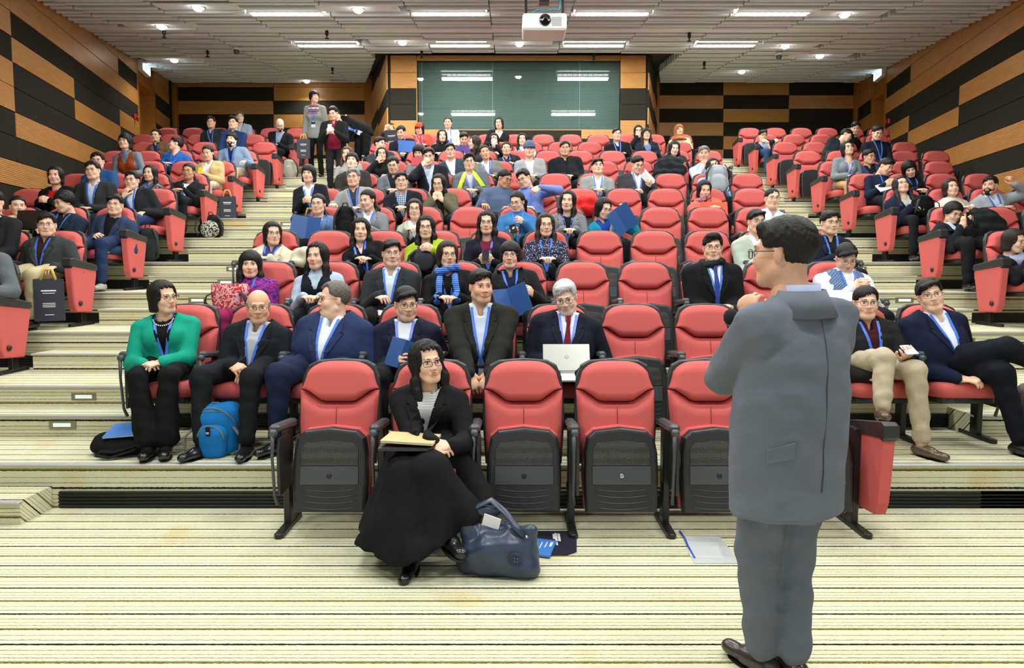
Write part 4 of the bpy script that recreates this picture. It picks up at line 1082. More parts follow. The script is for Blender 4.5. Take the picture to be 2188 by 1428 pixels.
# third row, centre
Q('c', 3, 0, 535, 566, 'woman in purple patterned velvet dress, long hair with fringe', sex='f', hair='longfringe', top='sweater', tmat=PUR, tc=(80, 30, 110), sc=None, pants=(150, 40, 90), yaw=16, hands=((-.26, .22, -.34, (.8, .5, 0), (0, .4, .8)), (.06, .26, -.40, (-.8, .4, 0), (0, .4, .8))), w=1.08, lan='b', badge=False)
Q('c', 3, 1, 677, 548, 'young woman in pale blue bow blouse, very long dark hair', sex='f', hair='long', top='vest', tc=(30, 34, 46), sc=(170, 188, 206), yaw=-8, hands=('lap', 'lap'), lan=None, collar=True)
Q('c', 3, 2, 837, 542, 'man in charcoal suit and pale blue open shirt, side-parted hair', hair='shortside', tc=(62, 66, 70), sc=(206, 220, 236), yaw=14, gl='s', hands=('lap', (.02, .30, -.42, (-.2, .6, .4), (.6, .4, .3))), ow=.06, lan='b')
Q('c', 3, 3, 957, 545, 'woman in black cardigan with bright blue fringed scarf', sex='f', hair='bob', hc=(52, 36, 30), top='cardigan', tc=(30, 31, 34), sc=(24, 24, 26), collar=False, yaw=16, gl='k', scarf='long', scm=SCFB, w=1.05, lapel=False)
Q('c', 3, 4, 1090, 546, 'woman in black blazer and navy turtleneck reading a booklet', sex='f', hair='pageboy', tc=(40, 41, 42), sc=(30, 36, 74), yaw=-4, gl='r', hands=((.02, .30, -.30, (.3, .7, .2), (0, .5, .7)), (.20, .30, -.24, (-.3, .6, .4), (.4, .6, .2))), collar=True, badge=False, w=1.1, ow=.06)
Q('c', 3, 7, 1523, 530, 'young man in black suit, blue tie and dark scarf, hands clasped', hair='spiky', tc=(28, 30, 34), sc=(224, 230, 240), tie=(54, 74, 146), gl='k', yaw=-12, scarf='short', scc=(52, 62, 62), hands=((-.03, .30, -.40, (.6, .5, .3), (0, .8, .5)), (.05, .30, -.40, (-.6, .5, .2), (0, .8, .5))), lan='b', badge=False, w=1.1)
Q('c', 3, 9, 1808, 552, 'man in blue checked knit vest and white shirt looking down', hair='shortside', top='vest', tmat2=VESTB, tc=(80, 105, 148), sc=(224, 226, 230), yaw=-10, pitch=26, gl='s', lan='b', badge=False, w=1.08, hands=('low', 'low'))
# fourth row, centre
Q('c', 4, 0, 583, 500, 'woman in cream jacket with glasses, short bob tucked behind', sex='f', hair='bob', tc=(206, 198, 176), sc=(60, 60, 110), yaw=30, gl='r', w=1.05)
Q('c', 4, 2, 771, 492, 'woman in black cardigan with pink striped collar, long loose hair', sex='f', hair='longwavy', top='sweater', tc=(28, 28, 31), sc=(224, 190, 196), vz=-.12, yaw=10, w=1.05, lan='b')
Q('c', 4, 3, 910, 487, 'woman in lime green coat holding a grey bag on her lap', sex='f', hair='longwavy', tc=(150, 176, 36), sc=(46, 56, 52), top='coat', yaw=4, gl='k', hands=('low', 'low'), lapel=False, lan=None, collar=False)
Q('c', 4, 4, 1040, 477, 'woman in navy cardigan and maroon top holding a phone', sex='f', hair='longwavy', tc=(34, 38, 56), sc=(106, 28, 48), top='cardigan', yaw=-2, gl='k', hands=('phone', 'phone'), collar=False, badge=False, lapel=False, ow=.05)
Q('c', 4, 5, 1166, 482, 'woman in navy floral dress, long brown hair, hands together', sex='f', hair='long', hc=(58, 42, 36), top='sweater', tmat=FL, tc=(30, 34, 50), sc=None, gl='r', yaw=4, badge=False)
Q('c', 4, 9, 1616, 474, 'laughing man in pale green jacket behind the speaker', hair='shortside', tc=(178, 190, 174), sc=(214, 220, 222), top='jacket', gl='k', yaw=4, lan=None, lapel=False)
Q('c', 4, 10, 1773, 477, 'man in navy blazer and black shirt with blue lanyard beside aisle', hair='short', tc=(36, 46, 68), sc=(30, 33, 42), gl='k', yaw=2)
# fifth row
Q('c', 5, 0, 680, 437, 'woman in slate blue blazer reading an open blue booklet', sex='f', hair='tied', tc=(92, 120, 164), sc=(190, 176, 164), gl='s', yaw=-2, hands=((-.14, .30, -.30, (.2, .7, .4), (-.4, .6, .2)), (.14, .30, -.30, (-.3, .7, .3), (.3, .6, .2))), collar=False, badge=False)
Q('c', 5, 1, 785, 428, 'woman in grey blazer and pale turtleneck glancing left', sex='f', hair='tied', tc=(122, 126, 130), sc=(206, 208, 206), yaw=-24, pitch=10)
Q('c', 5, 2, 886, 448, 'woman in checked pale blazer with mouth open, brown hair', sex='f', hair='bob', hc=(54, 40, 34), tc=(168, 170, 156), sc=(226, 228, 232), gl='r', yaw=6, lan=None)
Q('c', 5, 4, 1105, 432, 'girl in blue hoodie with bright chest print, ponytail', sex='f', hair='pony', top='hoodie', tc=(58, 116, 170), sc=None, gl='r', yaw=-24, pitch=14, hands=((-.10, .30, -.24, (.3, .6, -.2), (-.3, .6, .3)), 'low'), lan='b', badge=False)
Q('c', 5, 5, 1213, 430, 'young woman in grey plaid blazer, straight long hair and red lips', red=True, sex='f', hair='long', tmat=PLG, tc=(120, 124, 128), sc=(26, 26, 28), yaw=-12, roll=4, collar=False, badge=False)
Q('c', 5, 6, 1290, 446, 'woman in teal jacket holding up an open blue folder', sex='f', hair='bob', tc=(26, 134, 166), sc=(30, 60, 140), gl='k', yaw=28, pitch=16, hands=((.10, .28, -.20, (.3, .5, .5), (.3, .6, .1)), (.26, .28, -.06, (-.2, .5, .7), (.5, .5, 0))), lan=None, lapel=False)
Q('c', 5, 9, 1650, 425, 'man in white shirt with shaved head sides behind laughing man', hair='buzz', top='shirt', tc=(206, 216, 228), sc=None, gl='s', lan=None, vz=-.08, yaw=-2)
# sixth row
Q('c', 6, 0, 659, 372, 'woman in black suit with blunt bob and fringe at aisle', sex='f', hair='bobfringe', tc=(36, 38, 48), sc=(214, 222, 234), hands=('low', 'low'))
Q('c', 6, 1, 755, 380, 'grey haired man with glasses in pale grey blazer', hair='grey', hc=(146, 148, 148), tc=(150, 152, 150), sc=(70, 74, 84), gl='s', yaw=-4, head='mo', hands=('arm', 'lap'))
Q('c', 6, 2, 858, 388, 'young man in black jacket over blue plaid shirt', hair='short', top='jacket', tc=(36, 42, 52), smat=PLD, sc=(140, 155, 180), gl='s', yaw=4, lan=None, ow=.05, lapel=False)
Q('c', 6, 3, 937, 393, 'woman in olive jacket touching her chin, long black hair', sex='f', hair='long', top='jacket', tc=(92, 88, 68), sc=(40, 40, 40), gl='r', pitch=10, yaw=-8, hands=('chin', 'chin'), lan=None, collar=False, lapel=False)
Q('c', 6, 4, 1078, 383, 'man in slate blue hoodie leaning right to whisper', hair='crew', top='hoodie', tc=(84, 98, 128), sc=None, gl='b', yaw=44, pitch=14, roll=6, lan=None, hands=('arm', 'lap'), sk='d', ty=12, w=1.1)
Q('c', 6, 5, 1119, 382, 'man in periwinkle blue shirt leaning left to listen', hair='short', top='shirt', tc=(112, 136, 204), sc=None, gl='k', yaw=-28, pitch=18, roll=-14, hands=('lap', (.18, .25, -.05, (-.5, .4, -.6), (.3, .6, .5), (.9, 0, -.2))), badge=False, w=1.05)
Q('c', 6, 9, 1505, 406, 'woman in coral coat and multicoloured scarf behind orange laptop', sex='f', hair='bob', top='coat', tc=(216, 104, 82), sc=(200, 90, 80), pitch=14, scarf='short', scm=SCFM, lan=None, lapel=False)
# seventh row
Q('c', 7, 0, 752, 345, 'older man in brown jacket with wavy dark hair', hair='messy', hc=(50, 38, 32), tc=(70, 66, 60), sc=(120, 116, 110), sk='c', pitch=-8, yaw=4, lan=None)
Q('c', 7, 1, 840, 353, 'man in grey suit with cropped hair and thin glasses looking down', hair='crew', tc=(100, 106, 114), sc=(34, 38, 48), gl='s', pitch=14, yaw=-2, lan=None)
Q('c', 7, 2, 916, 334, 'man in black blazer covering his face with one hand', hair='short', tc=(36, 42, 52), sc=(186, 200, 222), gl='k', pitch=12, hands=('face', 'lap'), lan=None, w=1.05)
Q('c', 7, 3, 1003, 347, 'man in grey jacket with neon yellow lining', hair='spiky', top='jacket', tc=(98, 102, 106), sc=(186, 178, 186), gl='b', yaw=2, ow=.10, vz=-.2, lapel=False, badge=False, neon=True, w=1.1)
Q('c', 7, 6, 1277, 357, 'man in light grey blazer and white shirt looking up', hair='shortside', tc=(142, 146, 144), sc=(228, 230, 234), gl='k', pitch=-10, yaw=2, ow=.09)
Q('c', 7, 7, 1362, 352, 'man in dark grey suit and pink shirt looking down', hair='neat', tc=(72, 74, 78), sc=(226, 206, 214), gl='s', pitch=18, yaw=14, hands=('lap', (.16, .28, -.22, (-.2, .6, .5), (.5, .5, 0))), ow=.08, w=1.15)
Q('c', 7, 9, 1524, 356, 'woman in light blue shirt hugging a pale grey backpack', sex='f', hair='longwavy', top='shirt', tc=(150, 180, 222), sc=None, gl='s', pitch=-4, lan=None)
# eighth row
Q('c', 8, 0, 742, 330, 'woman with long brown hair behind the wavy haired man', sex='f', hair='longwavy', hc=(96, 68, 46), top='sweater', tc=(150, 154, 150), sc=None, lan=None, yaw=-4)
Q('c', 8, 1, 816, 331, 'woman in black top with glasses, hand at her ear', sex='f', hair='long', top='sweater', tc=(36, 36, 40), sc=None, gl='r', pitch=-8, yaw=10, hands=('face', 'lap'), lan=None)
Q('c', 8, 2, 894, 326, 'woman reading a red book behind the face-covering man', sex='f', hair='bobfringe', top='sweater', tc=(120, 124, 130), sc=None, pitch=20, lan=None)
Q('c', 8, 3, 962, 323, 'man in blue grey blazer and open white shirt', hair='short', tc=(56, 70, 86), sc=(220, 226, 232), gl='k', yaw=2, roll=-4, lan=None, ow=.08)
Q('c', 8, 4, 1036, 326, 'woman in grey tweed blazer with tilted head and tied hair', sex='f', hair='tied', tc=(120, 122, 120), sc=(222, 226, 232), roll=-12, yaw=8, sk='b', badge=False)
Q('c', 8, 5, 1131, 320, 'young man in grey cardigan wearing a striped knit cap', hair='crew', hat='beanie', hatm=BEAN, hatc=(60, 80, 110), top='cardigan', tc=(156, 160, 162), sc=(206, 210, 214), lan=None, collar=False, lapel=False)
Q('c', 8, 6, 1207, 318, 'man in black jacket with crew cut and glasses', hair='crew', top='jacket', tc=(34, 37, 42), sc=(34, 37, 42), gl='s', lan=None, yaw=-2, lapel=False, ow=0, vz=-.05, w=1.15, sk='b')
Q('c', 8, 10, 1504, 330, 'grey haired man in pale blue shirt, hands at his mouth', hair='grey', hc=(150, 148, 144), top='shirt', tc=(186, 200, 228), sc=None, hands=('chin', 'chin'), lan=None, sk='b', yaw=-16, hs=1.05)
# ninth row
Q('c', 9, 0, 812, 308, 'man in grey suit seen in profile looking right', hair='short', tc=(70, 76, 84), sc=(214, 222, 230), yaw=55, gl='s')
Q('c', 9, 3, 1013, 306, 'girl with long brown hair turning away to the left', sex='f', hair='long', hc=(48, 38, 34), top='sweater', tc=(70, 70, 76), sc=None, yaw=-70, lan=None)
Q('c', 9, 4, 1082, 318, 'woman with round glasses in dark jacket, hair tied back', sex='f', hair='tied', top='jacket', tc=(44, 46, 56), sc=(40, 44, 60), gl='r', lan='b', badge=False, lapel=False)
Q('c', 9, 9, 1441, 317, 'woman in black cardigan looking down behind a draped jacket', sex='f', hair='longwavy', top='cardigan', tc=(56, 60, 62), sc=(140, 134, 150), pitch=14, roll=4, sk='c', lan=None, collar=False, lapel=False)
# tenth row
Q('c', 10, 1, 857, 283, 'man in dark jacket lowering his eyes to a blue folder', hair='crew', top='jacket', tc=(30, 34, 48), sc=(40, 60, 110), pitch=20, yaw=-10, badge=False, sk='b', lapel=False)
Q('c', 10, 2, 945, 291, 'woman with long black hair and black top before white-shirted woman', sex='f', hair='long', top='sweater', tc=(30, 30, 34), sc=None, yaw=10, lan=None)
Q('c', 10, 3, 991, 297, 'person in purple top bent over a phone', hair='short', top='sweater', tc=(86, 66, 130), sc=None, pitch=22, yaw=10, hands=('phone', 'phone'), lan=None, sk='b')
Q('c', 10, 4, 1056, 299, 'woman drinking from a white bottle', sex='f', hair='bob', top='sweater', tc=(60, 50, 60), sc=None, hands=('lap', 'face'), lan=None)
Q('c', 10, 5, 1116, 299, 'woman in white sweater next to the knit cap, dark shoulder hair', sex='f', hair='longwavy', top='sweater', tc=(206, 206, 202), sc=None, lan='b', badge=False, pitch=-4)
Q('c', 10, 8, 1318, 288, 'man in black sweater over white collar with blue lanyard', hair='crew', top='sweater', tc=(30, 32, 38), sc=(214, 220, 228), vz=-.10, gl='k', lan='b', yaw=2)
Q('c', 10, 9, 1381, 287, 'young woman with very long hair and fringe in navy cardigan', sex='f', hair='longfringe', top='cardigan', tc=(40, 48, 74), sc=(110, 130, 160), gl='s', pitch=-6, badge=False, collar=False, lapel=False)
# eleventh row
Q('c', 11, 0, 836, 278, 'person half hidden behind a raised black tote bag', hair='short', top='jacket', tc=(40, 42, 48), sc=(60, 64, 72), pitch=16, yaw=-10, lan=None, lapel=False, hands=((-.06, .30, .06, (.2, .3, .6), (-.4, .6, 0)), (.10, .30, -.02, (-.2, .3, .6), (.4, .6, 0))))
Q('c', 11, 1, 896, 276, 'woman in bright red tracksuit and red sports cap', sex='f', hair='bob', hat='cap', hatc=(226, 66, 44), top='jacket', tc=(224, 70, 56), sc=(224, 70, 56), pitch=8, yaw=-8, lan='v', badge=False, vz=-.02, ow=0, lapel=False)
Q('c', 11, 2, 957, 263, 'woman in white blouse with tied hair in front of window', sex='f', hair='tied', hc=(58, 44, 34), top='shirt', tc=(222, 222, 218), sc=None, lan='b', badge=False)
Q('c', 11, 3, 1066, 264, 'smiling woman in black blazer and white shirt before the window', sex='f', hair='bob', tc=(32, 33, 36), sc=(222, 222, 210), gl='r', yaw=-8, roll=-3, lan=None)
Q('c', 11, 9, 1364, 281, 'woman with hand on cheek behind the long-haired woman', sex='f', hair='bob', top='sweater', tc=(34, 34, 38), sc=None, hands=('face', 'lap'), gl='k', lan=None, yaw=-6)
Q('c', 11, 10, 1451, 279, 'woman in brown headscarf and cream top', sex='f', hair=None, hat='hijab', hatc=(164, 104, 66), top='sweater', tc=(216, 198, 150), sc=None, gl='s', pitch=-8, lan=None)
# left block
Q('l', 3, 0, -46, 500, 'man in mid grey suit cut off by left edge of photo', tc=(96, 102, 108), sc=(200, 205, 210), hands=('lap', 'arm'), ow=.05, lan=None, yaw=20)
Q('l', 4, 1, -14, 432, 'person in dark suit at the far left edge, upper seat', tc=(48, 50, 54), sc=(200, 205, 210), lan=None, yaw=20)
Q('l', 4, 0, 100, 481, 'man in grey green blazer, brown sweater and khaki trousers', hair='neat', tc=(72, 80, 80), sc=(66, 48, 38), pants=(188, 176, 140), yaw=26, gl='k', hands=((-.28, .20, -.30, (-.1, .9, -.3), (0, .3, 1)), (.24, .30, -.30, (.1, .8, -.5), (0, .5, .7))), ow=.10, w=1.08, legs=(None, ((.12, .40, -.03), (.12, .42, -.46))), vz=-.28)
Q('l', 5, 2, 38, 441, 'woman in lime yellow jacket looking right, hair tied back', sex='f', hair='tied', top='jacket', tc=(204, 210, 122), sc=(224, 224, 220), yaw=44, lan=None, hands=('chin', 'lap'), lapel=False)
Q('l', 5, 1, 136, 432, 'man in navy blazer turning his lowered face left', hair='messy', tc=(44, 58, 78), sc=(30, 34, 42), yaw=-26, pitch=14, gl='s', badge=False)
Q('l', 5, 0, 246, 438, 'man in navy blazer and black sweater with round glasses, jeans', hair='shortside', tc=(46, 62, 88), sc=(28, 30, 36), pants=(40, 54, 88), yaw=12, roll=5, gl='r', hands=((-.12, .26, -.28, (.6, .5, .2), (0, .6, .6)), (.06, .30, -.40, (-.2, .6, -.7), (0, .8, .4))), lan=None, collar=False, ow=.10, showfeet=True, shoes=(170, 168, 160))
Q('l', 6, 2, 118, 376, 'woman in black coat and red blouse with smooth bob', sex='f', hair='bob', top='coat', tc=(30, 30, 33), sc=(186, 34, 36), yaw=16, hands=('low', 'low'), lan=None, collar=False, lapel=False)
Q('l', 6, 1, 198, 365, 'man in dark grey blazer leaning forward, pale blue shirt', hair='short', tc=(66, 70, 72), sc=(196, 210, 230), gl='s', yaw=8, roll=-4, dy=-.08, w=1.08, ow=.06)
Q('l', 6, 0, 282, 386, 'man in black suit resting chin on hand, blue trousers', hair='short', tc=(44, 47, 52), sc=(200, 214, 232), pants=(44, 62, 104), gl='k', yaw=4, hands=('chin', (.27, .25, -.36, (.0, .7, -.5), (0, .5, .8))), w=1.08, showfeet=True, ow=.07)
Q('l', 7, 2, 208, 345, 'man in blue hoodie mostly hidden behind grey blazer', hair='short', top='hoodie', tc=(42, 82, 134), sc=None, gl='k', yaw=20, lan=None, hs=1.05)
Q('l', 7, 1, 320, 371, 'woman in shiny black leather jacket, long straight hair', sex='f', hair='long', top='jacket', tc=(34, 34, 37), sc=(70, 90, 140), leather=True, lan=None, lapel=False)
Q('l', 7, 0, 403, 367, 'woman in white knit and black cardigan holding green pen', sex='f', hair='tied', top='cardigan', tc=(34, 35, 38), sc=(222, 220, 214), gl='r', yaw=4, ow=.10, vz=-.1, badge=False, collar=False, lapel=False, sk='d', legs=(((-.02, .40, .05), (.10, .45, -.35)), None))
Q('l', 8, 2, 267, 303, 'woman in rust orange vest over plaid shirt rising from seat', sex='f', hair='bobfringe', top='vest', tc=(150, 66, 24), sc=(120, 130, 144), gl='r', pitch=-6, yaw=2, lan=None, dy=-.1, hs=1.08)
Q('l', 8, 0, 444, 327, 'woman in beige jacket looking at a yellow phone', sex='f', hair='tied', top='jacket', tc=(196, 170, 120), sc=(226, 226, 224), pitch=14, hands=('phone', 'phone'), lan=None, ow=.05, pants=(190, 180, 160), lapel=False)
Q('l', 9, 2, 375, 309, 'man in bright blue shirt tilting his head back leftwards', hair='short', top='shirt', tc=(44, 98, 178), sc=None, gl='k', yaw=-62, pitch=-12, roll=-10, lan='b', badge=False)
Q('l', 9, 0, 495, 299, 'bearded man in grey blue blazer and navy sweater, khaki trousers', hair='messy', hc=(38, 28, 24), tc=(118, 138, 162), sc=(28, 36, 66), beard=True, sk='c', pants=(176, 164, 138), hands=('lap', 'arm'), ow=.10, showfeet=True, w=1.1, legs=(((-.02, .40, .05), (.05, .45, -.38)), None))
Q('l', 10, 3, 333, 290, 'smiling woman in brown jacket next to the amber door', sex='f', hair='tied', top='jacket', tc=(96, 74, 52), sc=(40, 50, 70), gl='s', yaw=4, badge=False, lapel=False)
Q('l', 10, 1, 498, 263, 'grinning man in navy sweater with spiky hair', hair='spiky', top='sweater', tc=(30, 52, 96), sc=None, gl='k', lan=None, yaw=4)
Q('l', 11, 2, 451, 262, 'man in dark striped sweater with blue lanyard, far left', hair='short', top='sweater', tc=(48, 54, 58), sc=(170, 180, 196), gl='k', vz=-.10, sk='b', badge=False, yaw=6)
Q('l', 12, 2, 512, 251, 'man in pale grey jacket half hidden in last row', hair='grey', hc=(110, 106, 100), top='jacket', tc=(150, 164, 180), sc=(200, 206, 212), lan=None, yaw=20, lapel=False)
Q('l', 11, 0, 598, 267, 'bald bearded man in black suit looking down at his hands', hair='fringe', hc=(50, 40, 36), tc=(32, 35, 42), sc=(140, 156, 186), gl='k', beard=True, pitch=26, yaw=22, sk='c', lan=None, ow=.08, hands=((.0, .32, -.40, (.3, .5, -.5), (0, .5, .7)), 'lap'), showfeet=True, dy=-.1)
# right block
Q('r', 4, 0, 2168, 516, 'woman in black cardigan with chin-length hair at right edge', sex='f', hair='bob', hc=(44, 34, 30), top='cardigan', tc=(30, 31, 33), sc=(150, 160, 190), yaw=22, gl='r', pitch=8, collar=False, lapel=False, badge=False)
Q('r', 5, 0, 2037, 456, 'man in black suit peering at a phone in both hands', hair='messy', tc=(36, 40, 46), sc=(180, 200, 230), gl='k', pitch=16, yaw=2, hands=((-.02, .30, -.10, (.2, .2, .7), (-.4, .8, 0)), (.10, .30, -.10, (-.3, .2, .7), (.5, .8, 0))), lan=None, w=1.08, showfeet=True)
Q('r', 6, 0, 1926, 396, 'woman in navy coat looking up with tilted head', sex='f', hair='longwavy', hc=(46, 36, 32), top='coat', tc=(36, 46, 72), sc=(200, 205, 205), gl='s', pitch=-16, yaw=-8, roll=-8, lan=None, showfeet=True, hands=('lap', 'lap'))
Q('r', 6, 1, 2032, 402, 'woman in fluffy white sweater with brown hair', sex='f', hair='bob', hc=(58, 42, 34), top='sweater', tc=(220, 214, 202), sc=None, pitch=-10, yaw=-6, roll=-6, lan=None)
Q('r', 6, 2, 2115, 397, 'bearded man in pale grey blazer looking left, hand at ear', hair='short', tc=(158, 166, 172), sc=(196, 210, 226), beard=True, yaw=-52, sk='b', hands=('lap', (.24, .14, .10, (-.3, 0, .9), (.3, .9, 0), (1, 0, -.3))), w=1.1, lan='b', badge=False)
Q('r', 7, 0, 1893, 357, 'man in dark denim shirt reading, leaning right', hair='neat', top='shirt', tc=(32, 46, 76), sc=None, yaw=20, pitch=22, roll=12, hands=('low', 'low'), sk='b', badge=True)
Q('r', 7, 1, 1943, 362, 'woman in black sweater leaning left over the reader', sex='f', hair='longfringe', top='sweater', tc=(30, 31, 38), sc=None, yaw=-14, pitch=20, roll=-16, lan='b', badge=False)
Q('r', 8, 0, 1811, 318, 'woman in grey cardigan with blue lanyard, head tipped back', sex='f', hair='bob', top='cardigan', tc=(124, 134, 140), sc=(206, 190, 182), pitch=-14, roll=-6, gl='s', badge=False, ow=.06, collar=False, lapel=False, pants=(186, 150, 108))
Q('r', 8, 1, 1857, 336, 'man with dark rimmed glasses in blue jacket looking aside', hair='crew', top='jacket', tc=(52, 70, 110), sc=(32, 36, 46), gl='b', yaw=14, lan=None, lapel=False, sk='b')
Q('r', 9, 2, 1875, 284, 'man in navy sweater with lanyard looking down, raised above neighbours', hair='short', top='sweater', tc=(30, 36, 54), sc=None, gl='k', pitch=20, yaw=-6, lan='b')
Q('r', 10, 1, 1808, 290, 'man in dark green jacket bending to the right in profile', hair='short', top='jacket', tc=(46, 56, 60), sc=(90, 110, 140), yaw=52, pitch=24, roll=22, lan=None, lapel=False, sk='a', w=1.1)
Q('r', 11, 2, 1828, 274, 'dark clothed person whose face is hidden by bending man', hair='short', top='jacket', tc=(30, 31, 33), sc=(60, 62, 66), pitch=20, yaw=-20, lan=None, lapel=False)
Q('r', 11, 0, 1630, 291, 'man in navy jacket and jeans sitting low in upper right block', hair='shortside', top='jacket', tc=(36, 44, 62), sc=(150, 176, 216), pants=(48, 70, 108), gl='k', hands=('fold', 'fold'), lan=None, lapel=False)
OCC = {(p['block'], p['row'], p['i']): 1 for p in PEOPLE}; OCC['c', 1, 1] = 1
# ------------------------------------------------------------------ seats
REC = .14/.55
def yb(z): return -(.967-z)*REC*.9
def pad_mesh(name, zlo, zhi, hw, T, nu=17, nv=9):
    vs = []; fs = []
    for j in range(nv):
        for i in range(nu):
            u = -1+2*i/(nu-1); v = j/(nv-1)
            u = math.copysign(abs(u)**.8, u)
            h0, h1 = hw(zlo(0)), hw(zhi(0)); x = u*(h0+(h1-h0)*v)
            z = zlo(x)+v*(zhi(x)-zlo(x))
            e = min(1-abs(u), 1.0); ev = min(v, 1-v)*(zhi(0)-zlo(0))
            d = min(e*h0/.035, ev/.035, 1)
            t = T*math.sqrt(max(0, 1-(1-d)**2))
            vs.append((x, yb(z)-t-.012*(1-u*u), z))
    for j in range(nv-1):
        for i in range(nu-1):
            a = j*nu+i; fs.append((a, a+1, a+nu+1, a+nu))
    # skirt to the back
    ring = [i for i in range(nu)]+[j*nu+nu-1 for j in range(1, nv)]+[(nv-1)*nu+i for i in range(nu-2, -1, -1)]+[j*nu for j in range(nv-2, 0, -1)]
    n = len(vs)
    for r in ring: vs.append((vs[r][0], yb(vs[r][2])+.03, vs[r][2]))
    for i in range(len(ring)): fs.append((ring[(i+1) % len(ring)], ring[i], n+i, n+(i+1) % len(ring)))
    fs.append(tuple(n+i for i in range(len(ring)))[::-1])
    return MB().add(vs, fs, 0, True).mesh(name, RED)
def hwf(z): return np.interp(z, [.42, .62, .74, .85, .967], [.225, .243, .236, .226, .20])
def seam(x): return .728+.07*max(0, min(1, (abs(x)-.10)/.10))**1.0
def topz(x): return .967-.085*(min(1, abs(x)/.222))**4.5-.012*(x/.2)**2
SEAT_ME = {}
SEAT_ME['headrest_pad'] = pad_mesh('headrest_pad', lambda x: seam(x)+.003, topz, hwf, .055)
SEAT_ME['back_pad'] = pad_mesh('back_pad', lambda x: .42, lambda x: seam(x)-.003, hwf, .05)
SEAT_ME['centre_seam'] = MB().tube([(0, yb(z)-.0635, z) for z in (.5, .56, .62, .68, .71)], .0022, 5).mesh('centre_seam', mat('seam_red', srgb(140, 45, 45), .9))
ol = [(-.23, .36), (.23, .36), (.25, .62), (.245, .76), (.235, .87), (.205, .94), (.15, .968), (.0, .98), (-.15, .968), (-.205, .94), (-.235, .87), (-.245, .76), (-.25, .62)]
m = MB(); m.slab(ol, .035, .01)
m.v = [(x, y+yb(z)+.055, z) for x, y, z in m.v]
SEAT_ME['back_shell'] = m.mesh('back_shell', BLK)
# folded seat pan, underside to the front
TP = Matrix.Translation((0, -.235, .36)) @ Matrix.Rotation(math.radians(-9), 4, 'X')
po = [(-.205, -.235), (.205, -.235), (.215, -.05), (.212, .1), (.195, .19), (.15, .232), (.0, .25), (-.15, .232), (-.195, .19), (-.212, .1), (-.215, -.05)]
SEAT_ME['seat_pan'] = MB().slab(po, .075, .022, TP, sm=False).mesh('seat_pan', BLK)
SEAT_ME['folded_cushion'] = MB().slab([(p[0]*1.02, p[1]*1.0) for p in po], .07, .03, Matrix.Translation((0, -.17, .36)) @ Matrix.Rotation(math.radians(-9), 4, 'X')).mesh('folded_cushion', RED)
PERF = bpy.data.materials.new('perforated_plastic'); PERF.use_nodes = True
nt = PERF.node_tree; p_ = nt.nodes['Principled BSDF']; tc = nt.nodes.new('ShaderNodeTexCoord'); vo = nt.nodes.new('ShaderNodeTexVoronoi'); vo.inputs['Scale'].default_value = 105; vo.inputs['Randomness'].default_value = .25
nt.links.new(tc.outputs['Object'], vo.inputs['Vector'])
r_ = ramp(nt.nodes, nt.links, vo.outputs['Distance'], [(0, srgb(12, 12, 11)), (.36, srgb(66, 64, 60))]); nt.links.new(r_.outputs[0], p_.inputs['Base Color']); p_.inputs['Roughness'].default_value = .45
pp = [(-.165, .0), (.165, .0), (.165, .09), (.14, .125), (.0, .14), (-.14, .125), (-.165, .09)]
SEAT_ME['perforated_panel'] = MB().slab([(x, z+.035) for x, z in pp], .004, .002, TP @ Matrix.Translation((0, -.075, 0))).mesh('perforated_panel', PERF)
SEAT_ME['centre_panel'] = MB().slab([(-.168, -.075), (.168, -.075), (.168, .028), (-.168, .028)], .006, .003, TP @ Matrix.Translation((0, -.075, 0))).mesh('centre_panel', BLKG)
m = MB()
for k in range(4):
    m.tube([TP @ Vector((x, -.077, -.098-.034*k-.016*(1-(x/.16)**2))) for x in (-.16, -.11, -.055, 0, .055, .11, .16)], .0026, 5)
SEAT_ME['ribs'] = m.mesh('ribs', BLKG)
SEAT_ME['screw'] = MB().lathe([(.014, 0), (.014, .004), (.011, .007), (.005, .005), (0, .005)], TP @ Vector((0, -.081, -.025)), Rx(math.pi/2+math.radians(-9)), 12).mesh('screw', METB)
SEAT_ME['screw_bright'] = MB().lathe([(.014, 0), (.014, .004), (.011, .007), (.005, .005), (0, .005)], TP @ Vector((0, -.081, -.025)), Rx(math.pi/2+math.radians(-9)), 12).mesh('screw', CHROME)
# seat folded down
co_ = []
for k in range(24):
    a = 2*math.pi*k/24; c_, s_ = math.cos(a), math.sin(a)
    co_.append((.222*math.copysign(abs(c_)**.45, c_), .225*math.copysign(abs(s_)**.45, s_)))
SEAT_ME['seat_cushion'] = MB().slab(co_, .105, .04, Matrix.Translation((0, -.315, .345)) @ Matrix.Rotation(-math.pi/2-math.radians(4), 4, 'X') , sm=True).mesh('seat_cushion', RED)
SEAT_ME['pan_down'] = MB().slab([(p[0]*.96, p[1]*.96) for p in co_], .05, .015, Matrix.Translation((0, -.31, .305)) @ Matrix.Rotation(-math.pi/2-math.radians(4), 4, 'X')).mesh('seat_pan', BLK)
